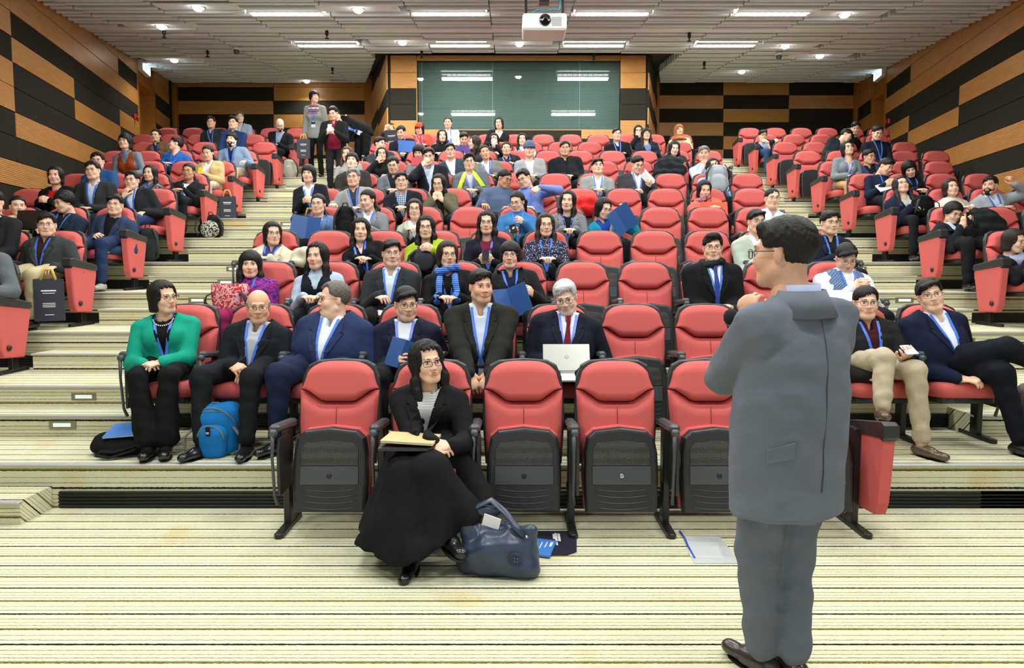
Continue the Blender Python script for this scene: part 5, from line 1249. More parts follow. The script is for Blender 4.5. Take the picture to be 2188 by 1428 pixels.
# armrest, standard and foot
AZ = .625
def arm(x):
    m = MB(); RR = Rx(math.radians(-6))
    m.box((x, -.235, AZ), (.062, .34, .045), .014, RR)
    return m
SEAT_ME['armrest'] = arm(-.28).mesh('armrest', BLKG); SEAT_ME['armrest_r'] = arm(.28).mesh('armrest', BLKG)
def stand(x):
    m = MB(); m.box((x, -.175, .30), (.042, .085, .60), .006); m.box((x, -.19, .25), (.055, .05, .06), .01); return m
SEAT_ME['standard'] = stand(-.28).mesh('standard', METB); SEAT_ME['standard_r'] = stand(.28).mesh('standard', METB)
def foot(x):
    m = MB(); m.slab([(x-.026, -.37), (x-.012, -.385), (x+.012, -.385), (x+.026, -.37), (x+.026, -.02), (x-.026, -.02)], .03, .008, Matrix.Rotation(-math.pi/2, 4, 'X') @ Matrix.Scale(-1, 4, (0, 0, 1)) if 0 else Matrix(((1, 0, 0, 0), (0, 0, 1, 0), (0, -1, 0, 0), (0, 0, 0, 1)))); return m
SEAT_ME['foot_plate'] = foot(-.28).mesh('foot_plate', METB); SEAT_ME['foot_plate_r'] = foot(.28).mesh('foot_plate', METB)
def pivot(x): return MB().lathe([(.0, -.02), (.018, -.02), (.022, -.01), (.022, .012), (.014, .02), (0, .02)], (x, -.415, AZ-.005), Ry(math.pi/2), 12).tube([(x-.005, -.42, AZ-.01), (x-.006, -.425, .48), (x-.006, -.40, .26), (x, -.37, .20)], [.014, .009, .009, .012], 8)
SEAT_ME['tablet_rod'] = pivot(-.28).mesh('tablet_rod', BLKG); SEAT_ME['tablet_rod_r'] = pivot(.28).mesh('tablet_rod', BLKG)
def tablet(x):
    Mt = Matrix.Translation((x, -.295, .42)) @ Matrix.Rotation(math.pi/2, 4, 'Z')
    return MB().slab([(-.11, -.16), (.10, -.16), (.11, .0), (.10, .14), (.03, .165), (-.09, .165), (-.11, .1)], .016, .005, Mt)
SEAT_ME['writing_tablet'] = tablet(-.268).mesh('writing_tablet', BLK); SEAT_ME['writing_tablet_r'] = tablet(.285).mesh('writing_tablet', BLK)
# aisle end panel (built for the right-hand end, mirrored for the left-hand end)
def end_panel(s):
    m = MB(); out = [(-.39, .15), (-.15, .13), (-.05, .52), (-.06, .60), (-.44, .655), (-.455, .58), (-.42, .22)]
    Mt = Matrix(((0, -s, 0, s*.30), (1, 0, 0, 0), (0, 0, 1, 0), (0, 0, 0, 1)))
    m.slab(out, .07, .018, Mt); return m
def end_cap(s):
    m = MB(); m.slab([(-.475, .61), (-.455, .585), (-.43, .60), (-.06, .55), (-.04, .565), (-.05, .615), (-.44, .69), (-.47, .675)], .09, .014, Matrix(((0, -s, 0, s*.29), (1, 0, 0, 0), (0, 0, 1, 0), (0, 0, 0, 1)))); return m
for s, n in ((1, 'r'), (-1, 'l')):
    m = end_panel(s)
    if s < 0: m.f = [f[::-1] for f in m.f]
    SEAT_ME['end_panel_'+n] = m.mesh('end_panel', RED)
    m = end_cap(s)
    if s < 0: m.f = [f[::-1] for f in m.f]
    SEAT_ME['end_cap_'+n] = m.mesh('end_armrest', BLK)
    SEAT_ME['end_knob_'+n] = MB().lathe([(.0, -.01), (.026, -.01), (.026, .008), (.018, .014), (0, .014)], (s*.372, -.345, .235), Ry(s*math.pi/2), 14).mesh('end_knob', METB)
BLOCKS = {}
def seat_x(block, row, i):
    if block == 'c':
        return .35+.56*(i-(2.5 if row == 1 else (4.5 if row % 2 else 5)))
    if block == 'l': return AL-.06-.28-.56*i
    return AR+.06+.28+.56*i
def seat_n(block, row):
    if block == 'c': return 6 if row == 1 else (10 if row in (3, 5) else 11)
    y = ROWY[row-1]
    if block == 'l': return int((AL-.06-wl(y-.3)-.1)/.56)
    return int((wr(y-.3)-AR-.06-.1)/.56)
ORD = ['first', 'second', 'third', 'fourth', 'fifth', 'sixth', 'seventh', 'eighth', 'ninth', 'tenth', 'eleventh', 'twelfth']
def build_seat(block, row, i, occ):
    x = seat_x(block, row, i); n = seat_n(block, row)
    o = empty('auditorium_seat', (x, ROWY[row-1], tier_z(row)))
    where = {'c': 'centre block, %s from left' % ORD[i], 'l': 'left block, %s from aisle' % ORD[i], 'r': 'right block, %s from aisle' % ORD[i]}[block]
    tag(o, '%s red seat, %s row of %s' % ('occupied' if occ else 'empty', ORD[row-1], where), 'seat', 'red auditorium seats')
    parts = ['headrest_pad', 'back_pad', 'back_shell']
    parts += ['seat_cushion', 'pan_down'] if occ else ['folded_cushion', 'seat_pan']
    if row <= 6: parts.append('centre_seam')
    if not occ and row <= 5: parts += ['perforated_panel', 'centre_panel', 'ribs', 'screw_bright' if (row == 1 and i == 3) else 'screw']
    parts += ['armrest', 'standard']
    if row <= 8: parts += ['foot_plate', 'tablet_rod']
    if row <= 4 and not (row == 1 and i == 1): parts.append('writing_tablet')
    last = (i == n-1) if block != 'l' else (i == 0)
    first = (i == 0) if block != 'l' else (i == n-1)
    if last: parts += ['standard_r', 'foot_plate_r'] + ([] if block == 'r' else ['end_panel_r', 'end_cap_r'] + (['end_knob_r'] if block == 'l' else []))
    if first and block == 'r': parts = [p for p in parts if p not in ('armrest', 'tablet_rod', 'writing_tablet')] + ['end_panel_l', 'end_cap_l', 'end_knob_l']
    if block == 'c' and last and row > 1: parts = [p for p in parts if not p.startswith('end_')]+['armrest_r', 'tablet_rod_r', 'writing_tablet_r']
    for p in parts: link(SEAT_ME[p].name.split('.')[0], SEAT_ME[p], o)
    return o
def visible(block, row, i):
    x = 1094+F*seat_x(block, row, i)/ROWY[row-1]
    return -60 < x < 2250
SEATS = {}
for row in range(1, 13):
    for block in 'clr':
        if block == 'c' and row == 12: continue
        if block != 'c' and row < 3: continue
        for i in range(seat_n(block, row)):
            if visible(block, row, i): SEATS[block, row, i] = build_seat(block, row, i, OCC.get((block, row, i)))
# ------------------------------------------------------------------ build the audience
import time
t0 = time.time()
BY_LABEL = {}
for p in PEOPLE:
    p['seatx'] = seat_x(p['block'], p['row'], p['i'])
    hX = at(p['hx'], p['hy'], ROWY[p['row']-1]-.24).x
    p['hipx'] = max(-.2, min(.2, (hX-p['seatx'])*.55))
    if p.pop('neon', None): p['ow'] = .10
    BY_LABEL[p['label']] = person(p)
print('people', len(PEOPLE), time.time()-t0)
# ------------------------------------------------------------------ the woman in the front row, the speaker, people standing at the back
fwp = person(dict(block='c', row=1, i=1, hx=914, hy=775, seatx=seat_x('c', 1, 1), label='woman in long black coat and skirt seated in the front row', sex='f', hair='longwavy', top='blazer', tc=(30, 31, 34), smat=STRP, sc=(220, 220, 216), collar=False, yaw=26, pitch=-4, roll=-4, gl='k', lan=None, w=1.08, hs=1.04, vz=-.22, ow=0,
    hands=((.06, .40, -.27, (.85, .3, -.2), (0, .5, .8)), (.17, .40, -.29, (-.85, .3, -.1), (0, .5, .8))), skirt=True, bare=True,
    legs=(((-.12, .44, .06), (-.03, .52, -.47), (-.1, .95, -.1)), ((.10, .44, .06), (.16, .52, -.34), (.5, .8, -.15))), shoes=(22, 22, 24), sockm=mat('stocking', srgb(120, 84, 76), .5)))
q = fwp; Hp = q['Hp']; o_ = q['org']
Sk = SDF((-.98, 3.0, .02), (.2, 4.15, .8), .012)
kl = np.array((-.56, 3.50, .47)); kr = np.array((-.42, 3.46, .50))
Sk.ell(Hp-np.array((0, .02, .04)), (.18, .14, .12), .05); Sk.cone(Hp+np.array((-.09, 0, -.04)), kl, .105, .085, .06); Sk.cone(Hp+np.array((.09, 0, -.04)), kr, .105, .085, .06)
for a, b, ra, rb in ((kl, (-.70, 3.42, .12), .085, .10), (kl, (-.60, 3.34, .06), .09, .10), (kl, (-.48, 3.30, .08), .085, .09), (kr, (-.38, 3.34, .16), .085, .09), (kr, (-.22, 3.44, .26), .085, .085), (Hp+np.array((-.12, -.1, -.04)), (-.72, 3.56, .16), .09, .10), (Hp+np.array((.14, -.1, -.03)), (-.16, 3.62, .26), .08, .09)):
    Sk.cone(a, b, ra, rb, .05)
PS = Sk.P((slice(None),)*3)
Sk.d = np.maximum(Sk.d, .075+.45*(PS[..., 0]+.56)*(PS[..., 0] > -.56)+.25*np.abs(PS[..., 0]+.56)*(PS[..., 0] < -.56)-PS[..., 2])
Sk.d += wob(PS*np.array((1, .6, .12)), 42, .008, 3)*np.clip((.55-PS[..., 2])*3, 0, 1)
v, f = Sk.mesh(1); link('skirt', Geo().add(v, f).mesh('skirt', cloth((32, 34, 36)), o_), q['root'])
# the speaker, seen from behind
SPY = 2.45
spk = person(dict(block='c', row=1, i=0, stand='speaker', hx=1672, hy=541, Y=SPY, label='man in grey suit speaking, seen from behind in the foreground', hair='short', hc=(34, 30, 28), tc=(110, 117, 128), sc=(176, 186, 214), pants=(104, 111, 122), yaw=228, pitch=2, ty=202, roll=0, gl='k', lan=None, w=1.03, tw=1.17, twc=1.08, aw=1.16, al=1.06, shw=.172, hs=1.02, res=.0095, kk=.020, fa=.0042, shd=.088, nkdx=.055, sx=1.015, sy=SPY+.02, hip=.90, hem=.23, hemw=1.12, ls=.915, legw=1.16, shoes=(58, 50, 46), ankr=.064,
    hands=(('px', 1606, 800, 2.76, (-1, .1, .1), (-.2, -.8, .5), (.5, .1, -1)), ('px', 1594, 690, 2.72, (-.05, .1, 1), (-.6, -.5, .2), (-.55, -.35, -1))), feet=((-.04, -.02), (.045, .05)), lapel=False, ow=.02, sk='b'))
def on_back(p, px_, py_, Y, lift): return at(px_, py_, Y-lift)
STAND = [
 dict(row=11, hx=672, hy=207, Y=13.35, label='standing woman in grey sweater with bold red stripes at top of left aisle', sex='f', hair='pageboy', top='sweater', tmat=None, tc=(140, 142, 138), sc=None, yaw=38, ty=-6, hands=('down', 'down'), pants=(28, 29, 31), hip=.86, ls=.87),
 dict(row=10, hx=712, hy=242, Y=12.75, label='standing man in black jacket and maroon shirt using a phone', hair='short', top='jacket', tc=(34, 36, 38), sc=(116, 26, 50), yaw=-8, pitch=20, gl='r', hands=('phone', 'phone'), pants=(36, 38, 44), ow=.10, vz=-.12, hip=.86, ls=.87, lapel=False, lan=None),
 dict(row=11, hx=715, hy=246, Y=13.2, label='man in black suit bending over to the left in aisle', hair='short', tc=(30, 31, 34), sc=(210, 216, 226), yaw=-55, pitch=30, roll=-25, ty=-25, sx=at(776, 292, 13.3).x, sy=13.3, hip=.84, hands=('down', 'down'), pants=(28, 29, 32), hem=.02, ls=.85, feet=((-.08, 0), (.1, 0)))]
for p in STAND:
    p['stand'] = True; p['block'] = 'c'; p['i'] = 0
    q = person(p); BY_LABEL[p['label']] = q
    if 'grey sweater' in p['label']:
        f3 = q['front']; m = MB()
        for zz_, c in ((-.03, 0), (-.065, 1), (-.10, 0), (-.135, 2), (-.17, 0)):
            pts = [f3(x, zz_, .004) for x in np.linspace(-.10, .10, 9)]
            vs = []
            for t in pts: vs += [tuple(t-q['up']*.014), tuple(t+q['up']*.014)]
            m.add(vs, [(2*i, 2*i+2, 2*i+3, 2*i+1) for i in range(8)], c, True)
        m.obj('stripes', [mat('stripe_red', srgb(176, 36, 66), .8), mat('stripe_white', srgb(222, 222, 222), .8), mat('stripe_black', srgb(30, 30, 34), .8)], q['root'])

def collar_band(q, r0, r1, z0, z1, a0, a1, mt, name, n=20):
    vs = []
    for k in range(n+1):
        a = a0+(a1-a0)*k/n; d = q['s2']*math.sin(a)-q['f2']*math.cos(a)      # a = 0 at the nape
        dip = .007*(1-math.cos(a))
        for r_, z_ in ((r0, z1), (r0+.006, z1+.003), (r1+.006, z0), (r1, z0)): vs.append(tuple(q['Nk']-q['org']+d*r_+q['up']*(z_-dip)))
    fs = []
    for k in range(n):
        for j in range(4): fs.append((4*k+j, 4*k+(j+1) % 4, 4*k+4+(j+1) % 4, 4*k+4+j))
    MB().add(vs, fs, 0, True).obj(name, mt, q['root'])
collar_band(spk, .062, .070, -.02, .056, -2.3, 2.3, cloth((176, 186, 214), 'cotton'), 'shirt_collar')
collar_band(spk, .080, .126, -.050, .036, -2.1, 2.1, cloth((110, 117, 128)), 'jacket_collar')
q = spk; bk = lambda x, z, l=.003: q['front'](x, z, l, -1)
MB().tube([tuple(bk(0, z)) for z in np.linspace(-.02, -.66, 18)], .0022, 5).obj('back_seam', mat('seam_grey', srgb(84, 90, 100), .9), q['root'])
fl_ = [bk(.17+.035*math.sin(t_), -.50+.0*t_, .006) for t_ in (0,)][0]
c0 = [bk(x_, z_, .004) for x_, z_ in ((.115, -.47), (.19, -.50), (.19, -.55), (.115, -.525))]
vs_ = [tuple(v_) for v_ in c0]+[tuple(v_-q['f2']*.006) for v_ in c0]
MB().add(vs_, [(0, 1, 2, 3), (7, 6, 5, 4), (0, 4, 5, 1), (1, 5, 6, 2), (2, 6, 7, 3), (3, 7, 4, 0)]).obj('pocket_flap', cloth((110, 117, 128)), q['root'])
# ------------------------------------------------------------------ things on the floor, on laps and in hands
def rotY(a): return Matrix.Rotation(a, 3, 'Z')
PAPER = mat('paper_white', srgb(235, 236, 232), .7); BLUEB = mat('booklet_blue', srgb(42, 84, 146), .4); NAVB = mat('bag_navy', srgb(38, 38, 54), .5); YEL = mat('ribbon_gold', srgb(206, 184, 92), .6)
PHB = mat('phone_black', srgb(24, 25, 28), .2); PHW = mat('phone_white', srgb(224, 226, 228), .3); SCRN = mat('phone_screen', srgb(60, 70, 90), .15)
BRB = mat('booklet_bright', srgb(74, 136, 216), .4); TAN = mat('notebook_tan', srgb(204, 180, 126), .6); SIL = mat('laptop_silver', srgb(190, 192, 184), .35, metal=.4)
def frame(u, n):
    'matrix whose X is u and whose -Y (front) is n'
    u = Vector(u).normalized(); n = Vector(n); n = (n-u*n.dot(u)).normalized(); y = -n; z = u.cross(y)
    return Matrix((u, y, z)).transposed()
def booklet(c, u, n, w, h, label, mt=BLUEB, name='booklet', opening=0, cat='booklet'):
    R = frame(u, n); o = empty(name, c); tag(o, label, cat)
    if opening:
        for s in (-1, 1):
            Rs = R @ Matrix.Rotation(s*opening, 3, 'Z')
            cs = Rs @ Vector((s*w/4, 0, 0))
            MB().box(tuple(cs), (w/2, .003, h), .001, Rs).obj('cover', mt, o)
            MB().box(tuple(cs+Rs @ Vector((0, .004, 0))), (w/2-.008, .004, h-.008), .001, Rs).obj('pages', PAPER, o)
    else:
        MB().box((0, 0, 0), (w, .003, h), .001, R).obj('cover', mt, o); MB().box(tuple(R @ Vector((0, .005, 0))), (w-.006, .007, h-.006), .001, R).obj('pages', PAPER, o)
        MB().box(tuple(R @ Vector((0, .010, 0))), (w, .003, h), .001, R).obj('cover', mt, o)
    return o
def phone(c, u, n, label, mt=PHB):
    R = frame(u, n); o = empty('phone', c); tag(o, label, 'phone')
    MB().box((0, 0, 0), (.072, .009, .145), .004, R).obj('phone_body', mt, o); MB().box(tuple(R @ Vector((0, .005, 0))), (.064, .002, .13), .001, R).obj('screen', SCRN, o)
    MB().lathe([(.006, 0), (.006, .002), (0, .002)], R @ Vector((.022, -.005, .058)), R @ Rx(math.pi/2), 8).obj('camera_lens', PHB, o)
def P3(label): return next(v for k, v in BY_LABEL.items() if k.startswith(label))
def between(p, f=.0, z=0, x=0):
    a = (p['Wr'][-1]+p['Fd'][-1]*.08+p['Wr'][1]+p['Fd'][1]*.08)/2; return Vector(a+p['fw']*f+np.array((x, 0, z)))
# --- leather handbag by the front woman
def sdfobj(name, S, mt, parent=None, org=(0, 0, 0), it=1):
    v, f = S.mesh(it); return link(name, Geo().add(v, f).mesh(name, mt, org), parent)
LEA = mat('navy_leather', srgb(50, 62, 84), .32, spec=.5, noise=.2, nscale=12, bump=.35, bscale=30)
hb = empty('handbag', (-.07, 3.36, 0)); tag(hb, 'slouching navy leather handbag on the carpet beside the black skirt', 'handbag')
R = np.array(Rz(math.radians(-14)))
S_ = SDF((-.26, -.2, -.01), (.26, .2, .45), .0085); Tf = lambda p: R @ np.array(p, float)
S_.cone(Tf((-.13, 0, .055)), Tf((.14, .0, .055)), .075, .06, 0); S_.cone(Tf((-.15, .0, .26)), Tf((-.13, .0, .05)), .045, .07, .06)
S_.cone(Tf((.16, .02, .22)), Tf((.14, .0, .05)), .04, .06, .06); S_.ell(Tf((0, -.01, .12)), (.16, .10, .11), .05)
S_.cone(Tf((-.14, .04, .30)), Tf((.0, .06, .30)), .025, .022, .05); S_.cone(Tf((-.05, .03, .24)), Tf((.10, .04, .20)), .04, .03, .04)
S_.ell(Tf((-.03, -.03, .27)), (.10, .05, .06), .02, op='s')
S_.d = np.maximum(S_.d, .004-S_.P((slice(None),)*3)[..., 2]); S_.d += wob(S_.P((slice(None),)*3), 24, .006, 2)
sdfobj('bag_body', S_, LEA, hb)
MB().tube([Tf((-.16, -.01, .27)), Tf((-.13, .02, .32)), Tf((-.05, .05, .355)), Tf((.03, .02, .31)), Tf((.10, -.02, .25)), Tf((.14, -.02, .215))], .019, 8, flat=.3).obj('strap', LEA, hb)
em = MB()
for r_ in (.036, .028): em.tube([Tf((.115+r_*math.cos(a), -.095-.0*a, .115+r_*math.sin(a))) for a in np.linspace(0, 2*math.pi, 21)], .0022, 5, cap=False)
for k in range(4): em.lathe([(.007, -.002), (.007, .002), (0, .003)], Tf((.115+.011*math.cos(k*1.57+.7), -.095, .115+.011*math.sin(k*1.57+.7))), Matrix(R.tolist()) @ Rx(math.pi/2), 8)
em.obj('emblem', LEA, hb)
MB().box(Tf((-.04, .0, .24)), (.09, .006, .10), 0, Matrix(R.tolist()) @ Ry(.25)).obj('paper', PAPER, hb)
for x_ in (-.16, .155): MB().lathe([(.008, -.004), (.008, .004), (0, .006)], Tf((x_, -.035, .255 if x_ < 0 else .215)), Rx(math.pi/2), 8).obj('stud', CHROME, hb)
# --- flat navy paper bag and booklet on the carpet
def flat(name, label, cat, pix, th, mt, z0=0, prints=()):
    pts = []
    for x, y in pix:
        Y = (HC-z0)*F/(y-565); 
        for _ in range(6): Y = Y*(HC-z0)/max(1e-6, HC-at(x, y, Y).z)
        pts.append(at(x, y, Y))
    c = sum(pts, Vector())/len(pts); o = empty(name, (c.x, c.y, z0)); tag(o, label, cat)
    if len(pts) > 2:
        a2 = sum((pts[i].x*pts[(i+1) % len(pts)].y-pts[(i+1) % len(pts)].x*pts[i].y) for i in range(len(pts)))
        if a2 < 0: pts = pts[::-1]
    n = len(pts); vs = [(p.x-c.x, p.y-c.y, 0.001) for p in pts]+[(p.x-c.x, p.y-c.y, th) for p in pts]
    fs = [tuple(range(n))[::-1], tuple(range(n, 2*n))]+[(i, (i+1) % n, n+(i+1) % n, n+i) for i in range(n)]
    MB().add(vs, fs).obj('sheet', mt, o); return o, c
fb, c_ = flat('paper_bag', 'flat dark navy paper bag lying under the front seats', 'bag', [(1122, 1137), (1212, 1137), (1232, 1146), (1232, 1181), (1212, 1188), (1122, 1188)], .006, NAVB)
pr = MB()
for i, (x_, y0, y1) in enumerate(((1183, 1152, 1163), (1188, 1150, 1168), (1194.5, 1151, 1168), (1190, 1170, 1177))):
    a = at(x_, y0, 3.8); p0 = at(x_-1.2, y1, (HC-.008)*F/(y1-565)*.995); p1 = at(x_+1.2, y0, (HC-.008)*F/(y0-565)*.995)
    pr.box(((p0.x+p1.x)/2-c_.x, (p0.y+p1.y)/2-c_.y, .0065), (abs(p1.x-p0.x), abs(p1.y-p0.y), .001))
pr.obj('print', PAPER, fb)
bk_, c_ = flat('booklet', 'bright blue booklet lying on the flat navy bag', 'booklet', [(1140, 1154), (1189, 1160), (1175, 1193), (1131, 1187)], .012, BRB, .0065)
pr = MB()
for i in range(5): pr.box((.05-.028*i, .03-.004*i, .0125), (.006 if i else .014, .06+.012*(i % 3), .001), 0, Rz(-.25))
pr.obj('print', PAPER, bk_)
PLS = mat('clear_plastic', srgb(225, 232, 232), .25, alpha=.55)
zf, c_ = flat('zip_folder', 'clear plastic zip folder of white paper on the carpet', 'folder', [(1462, 1148), (1538, 1150), (1584, 1206), (1483, 1206)], .006, PLS)
flat_p = MB().box((-.03, 0, .004), (.17, .21, .003), 0, Rz(-.12)); flat_p.obj('paper', PAPER, zf)
pa = [at(x, y, HC*F/(y-565)*.99) for x, y in ((1452, 1146), (1462, 1160), (1470, 1180), (1484, 1206))]
MB().tube([(p.x-c_.x, p.y-c_.y, .008) for p in pa], .005, 6).obj('zip_edge', mat('zip_blue', srgb(44, 84, 206), .5), zf)
# --- tote bag with folder, blue backpack in the second row
T2 = tier_z(2)
tb = empty('tote_bag', (-2.64, 4.52, T2)); tag(tb, 'soft black tote bag slumped on the step beside emerald jacket woman', 'bag')
S_ = SDF((-.24, -.16, 0), (.26, .18, .2), .009); S_.cone((-.13, 0, .06), (.15, .02, .06), .062, .062, 0); S_.cone((-.10, .03, .11), (.16, .05, .10), .035, .03, .05); S_.ell((.02, -.01, .05), (.19, .10, .06), .03)
S_.d = np.maximum(S_.d, .003-S_.P((slice(None),)*3)[..., 2]); S_.d += wob(S_.P((slice(None),)*3), 30, .004, 1)
sdfobj('bag_body', S_, cloth((26, 27, 29)), tb)
MB().tube([(.18, -.02, .10), (.14, -.10, .05), (.02, -.155, .016), (-.07, -.15, .03), (-.06, -.12, .05), (.03, -.12, .045), (.16, -.07, .08), (.22, -.02, .12)], .016, 8, flat=.25).obj('strap', cloth((32, 33, 35)), tb)
booklet((-2.60, 4.56, T2+.160), (1, .1, .06), (-.1, -.25, 1), .26, .20, 'blue folder lying on top of the black tote bag', BRB, 'folder', cat='folder')
bp = empty('backpack', (-1.975, 4.50, T2)); tag(bp, 'bright blue backpack with grey piping standing between the elderly man\'s feet', 'backpack')
BPB = cloth((24, 112, 180), 'nylon'); BPG = cloth((112, 114, 112), 'nylon')
def surf_y(S, x, z):
    i = int(round((x-S.lo[0])/S.h)); k = int(round((z-S.lo[2])/S.h)); col = S.d[min(max(i, 0), S.n[0]-1), :, min(max(k, 0), S.n[2]-1)]
    j = np.argmax(col < 0); return S.ax[1][j]-.004 if col[j] < 0 else -.05
S_ = SDF((-.22, -.16, 0), (.22, .16, .38), .008)
S_.cone((-.065, .03, .06), (-.085, .02, .27), .08, .085, 0, np.eye(3), (1, 1, 1)); S_.cone((.065, .03, .06), (.09, .02, .275), .08, .08, .04); S_.cone((0, .0, .06), (0, .0, .25), .09, .10, .05)
S_.d = np.maximum(S_.d, .003-S_.P((slice(None),)*3)[..., 2]); S_.d += wob(S_.P((slice(None),)*3), 26, .003, 5)
sdfobj('pack_body', S_, BPB, bp); SB = S_
S_ = SDF((-.16, -.20, 0), (.16, .05, .26), .008); S_.cone((0, -.055, .06), (0, -.055, .15), .085, .095, 0, np.eye(3), (1.08, .8, 1)); S_.d = np.maximum(S_.d, .003-S_.P((slice(None),)*3)[..., 2])
pk = sdfobj('front_pocket', S_, BPB, bp)
MB().tube([(.086*math.cos(a), surf_y(S_, .086*math.cos(a), .13+.088*math.sin(a)), .13+.088*math.sin(a)) for a in np.linspace(-.1, math.pi+.1, 15)], .006, 6).obj('piping', BPG, pk)
MB().tube([(.15*math.cos(a), surf_y(SB, .15*math.cos(a), .17+.16*math.sin(a)), .17+.16*math.sin(a)) for a in np.linspace(.25, math.pi-.25, 15)], .005, 6).obj('piping', BPG, bp)
MB().tube([(x_, surf_y(SB, x_, .31-.2*x_*x_), .31-.2*x_*x_) for x_ in np.linspace(-.08, .08, 8)], .003, 5).obj('zip', BPG, bp)
MB().box((0, -.135, .19), (.03, .008, .06), .003).obj('buckle_strap', cloth((40, 42, 44)), pk); MB().box((0, -.142, .18), (.022, .008, .014), .003).obj('buckle', mat('buckle_grey', srgb(150, 152, 148), .4), pk)
for s_ in (-1, 1): MB().tube([(s_*.13, -.04, .20), (s_*.19, -.06, .13), (s_*.18, -.07, .05), (s_*.12, -.07, .02)], .024 if s_ < 0 else .015, 8, flat=.35).obj('shoulder_strap', BPG, bp)
MB().tube([(-.03, .0, .33), (-.02, -.01, .355), (.02, -.01, .355), (.03, 0, .33)], .006, 6).obj('grab_loop', BPG, bp)
# --- front woman's notebook on the unfolded tablet
MB().slab([(-.15, -.11), (.13, -.12), (.16, .02), (.12, .12), (-.14, .11)], .014, .004, Matrix.Translation((-.06, -.60, .615)) @ Matrix.Rotation(math.pi/2, 4, 'X')).obj('writing_tablet', BLK, SEATS['c', 1, 1])
booklet((-.535, 3.57, .642), (1, -.12, -.03), (0, 0, 1), .28, .20, 'tan cardboard notebook resting on the writing tablet of front woman', TAN, 'notebook', cat='notebook')
# --- laptop of the white haired man
lp = empty('laptop', (.39, 4.62, 0.0)); tag(lp, 'open silver laptop on the white haired man\'s lap', 'laptop')
a = at(1160, 747, 4.52); b = at(1260, 790, 4.56); lp.location = ((a.x+b.x)/2, 4.54, b.z)
MB().box((0, 0, .085), (.315, .008, .19), .003, Rx(math.radians(-28))).obj('lid', SIL, lp); MB().box((0, .12, .0), (.315, .21, .014), .003).obj('base', SIL, lp)
MB().tube([(.012*math.cos(t), -.008-.0*t, .09+.012*math.sin(t)) for t in np.linspace(0, 2*math.pi, 15)], .0012, 5, cap=False).obj('lid_mark', mat('laptop_mark', srgb(160, 162, 156), .4), lp)
booklet(tuple(at(1224, 800, 4.50)), (1, 0, 0), (0, -.5, 1), .20, .14, 'white paper sheets hanging below the silver laptop', PAPER, 'paper_sheet', cat='paper')
# --- booklets and folders in hands
booklet(tuple(at(858, 756, 4.58)), (.9, .1, -.3), (.0, -1, .25), .21, .20, 'dark blue booklet in the hand of man with white tee', BLUEB, opening=.5)
booklet(tuple(at(1092, 648, 5.55)), (1, .2, .25), (-.1, -.9, .2), .34, .25, 'open blue booklet held by woman in navy turtleneck', BLUEB, opening=-.6)
booklet(tuple(at(655, 487, 7.52)), (1, .1, -.12), (0, -.9, .2), .34, .24, 'open blue booklet held by woman in slate blue blazer', BLUEB, opening=-.4)
booklet(tuple(at(1327, 470, 7.50)), (.75, .3, .55), (.3, -.9, 0), .30, .28, 'large blue folder held up by woman in teal jacket', BLUEB, 'folder', opening=-.25, cat='folder')
booklet(tuple(at(869, 313, 12.52)), (1, .1, -.05), (0, -.9, .1), .30, .21, 'blue folder held up by man in the tenth row', mat('folder_royal', srgb(28, 92, 170), .4), 'folder', cat='folder')
booklet(tuple(at(1388, 378, 9.65)), (.5, .5, .7), (.3, -.9, 0), .18, .22, 'rolled white programme in the hand of man in pink shirt', PAPER, 'programme', opening=.5, cat='programme')
booklet(tuple(at(1893, 398, 9.6)), (1, -.1, .3), (0, -.6, .8), .22, .16, 'notebook with white pages read by man in denim shirt', PAPER, 'notebook', cat='notebook')
booklet(tuple(at(893, 345, 10.6)), (1, 0, 0), (0, -.9, .4), .20, .15, 'red book raised before a reading woman\'s face', mat('book_red', srgb(170, 40, 52), .5), 'book', cat='book')
booklet(tuple(at(1800, 632, 5.55)), (1, 0, 0), (0, -.4, .9), .26, .20, 'white papers on the lap of man in checked vest', PAPER, 'paper_sheet', cat='paper')
q = P3('woman in navy cardigan and maroon'); phone(tuple(between(q, .02, .02)), (1, 0, 0), (0, -.5, .6), 'black phone held by woman in maroon top')
q = P3('man in black suit peering'); phone(tuple(between(q, .02, .0)), (1, 0, 0), (0, -1, .2), 'black phone held up in front of man in black suit')
q = P3('standing man in black jacket'); phone(tuple(between(q, .03, .02)), (1, 0, 0), (0, -1, .3), 'white phone in the hands of standing man', PHW)
q = P3('woman in beige jacket'); phone(tuple(between(q, .02, .02)), (1, 0, 0), (0, -.8, .5), 'yellow phone held by woman in beige jacket', mat('phone_yellow', srgb(214, 196, 60), .3))
q = P3('person in purple top'); phone(tuple(between(q, .02, .02)), (1, 0, 0), (0, -.8, .5), 'dark phone held by person in purple top')
q = P3('man in black zip jacket'); phone(tuple(Vector(q['Wr'][1]+q['Fd'][1]*.10+np.array((0, 0, .03)))), (1, -.2, .1), (0, -.3, 1), 'pale phone in the hand of man in khaki trousers', PHW)
q = P3('girl in blue hoodie'); phone(tuple(Vector(q['Wr'][-1]+q['Fd'][-1]*.10)), (1, 0, .3), (0, -.6, .6), 'dark phone lifted by girl in blue hoodie')
# bright print on the hoodie
m = MB(); cols = [mat('print_%d' % i, srgb(*c), .7) for i, c in enumerate(((226, 60, 50), (240, 150, 40), (240, 214, 60), (70, 170, 80)))]
for i in range(4):
    pts = [q['front'](x, -.20-.028*i, .006) for x in (-.06, -.03, 0, .03)]
    vs = []
    for t in pts: vs += [tuple(t-q['up']*.012), tuple(t+q['up']*.012)]
    m.add(vs, [(2*k, 2*k+2, 2*k+3, 2*k+1) for k in range(3)], i)
m.obj('chest_print', cols, q['root'])
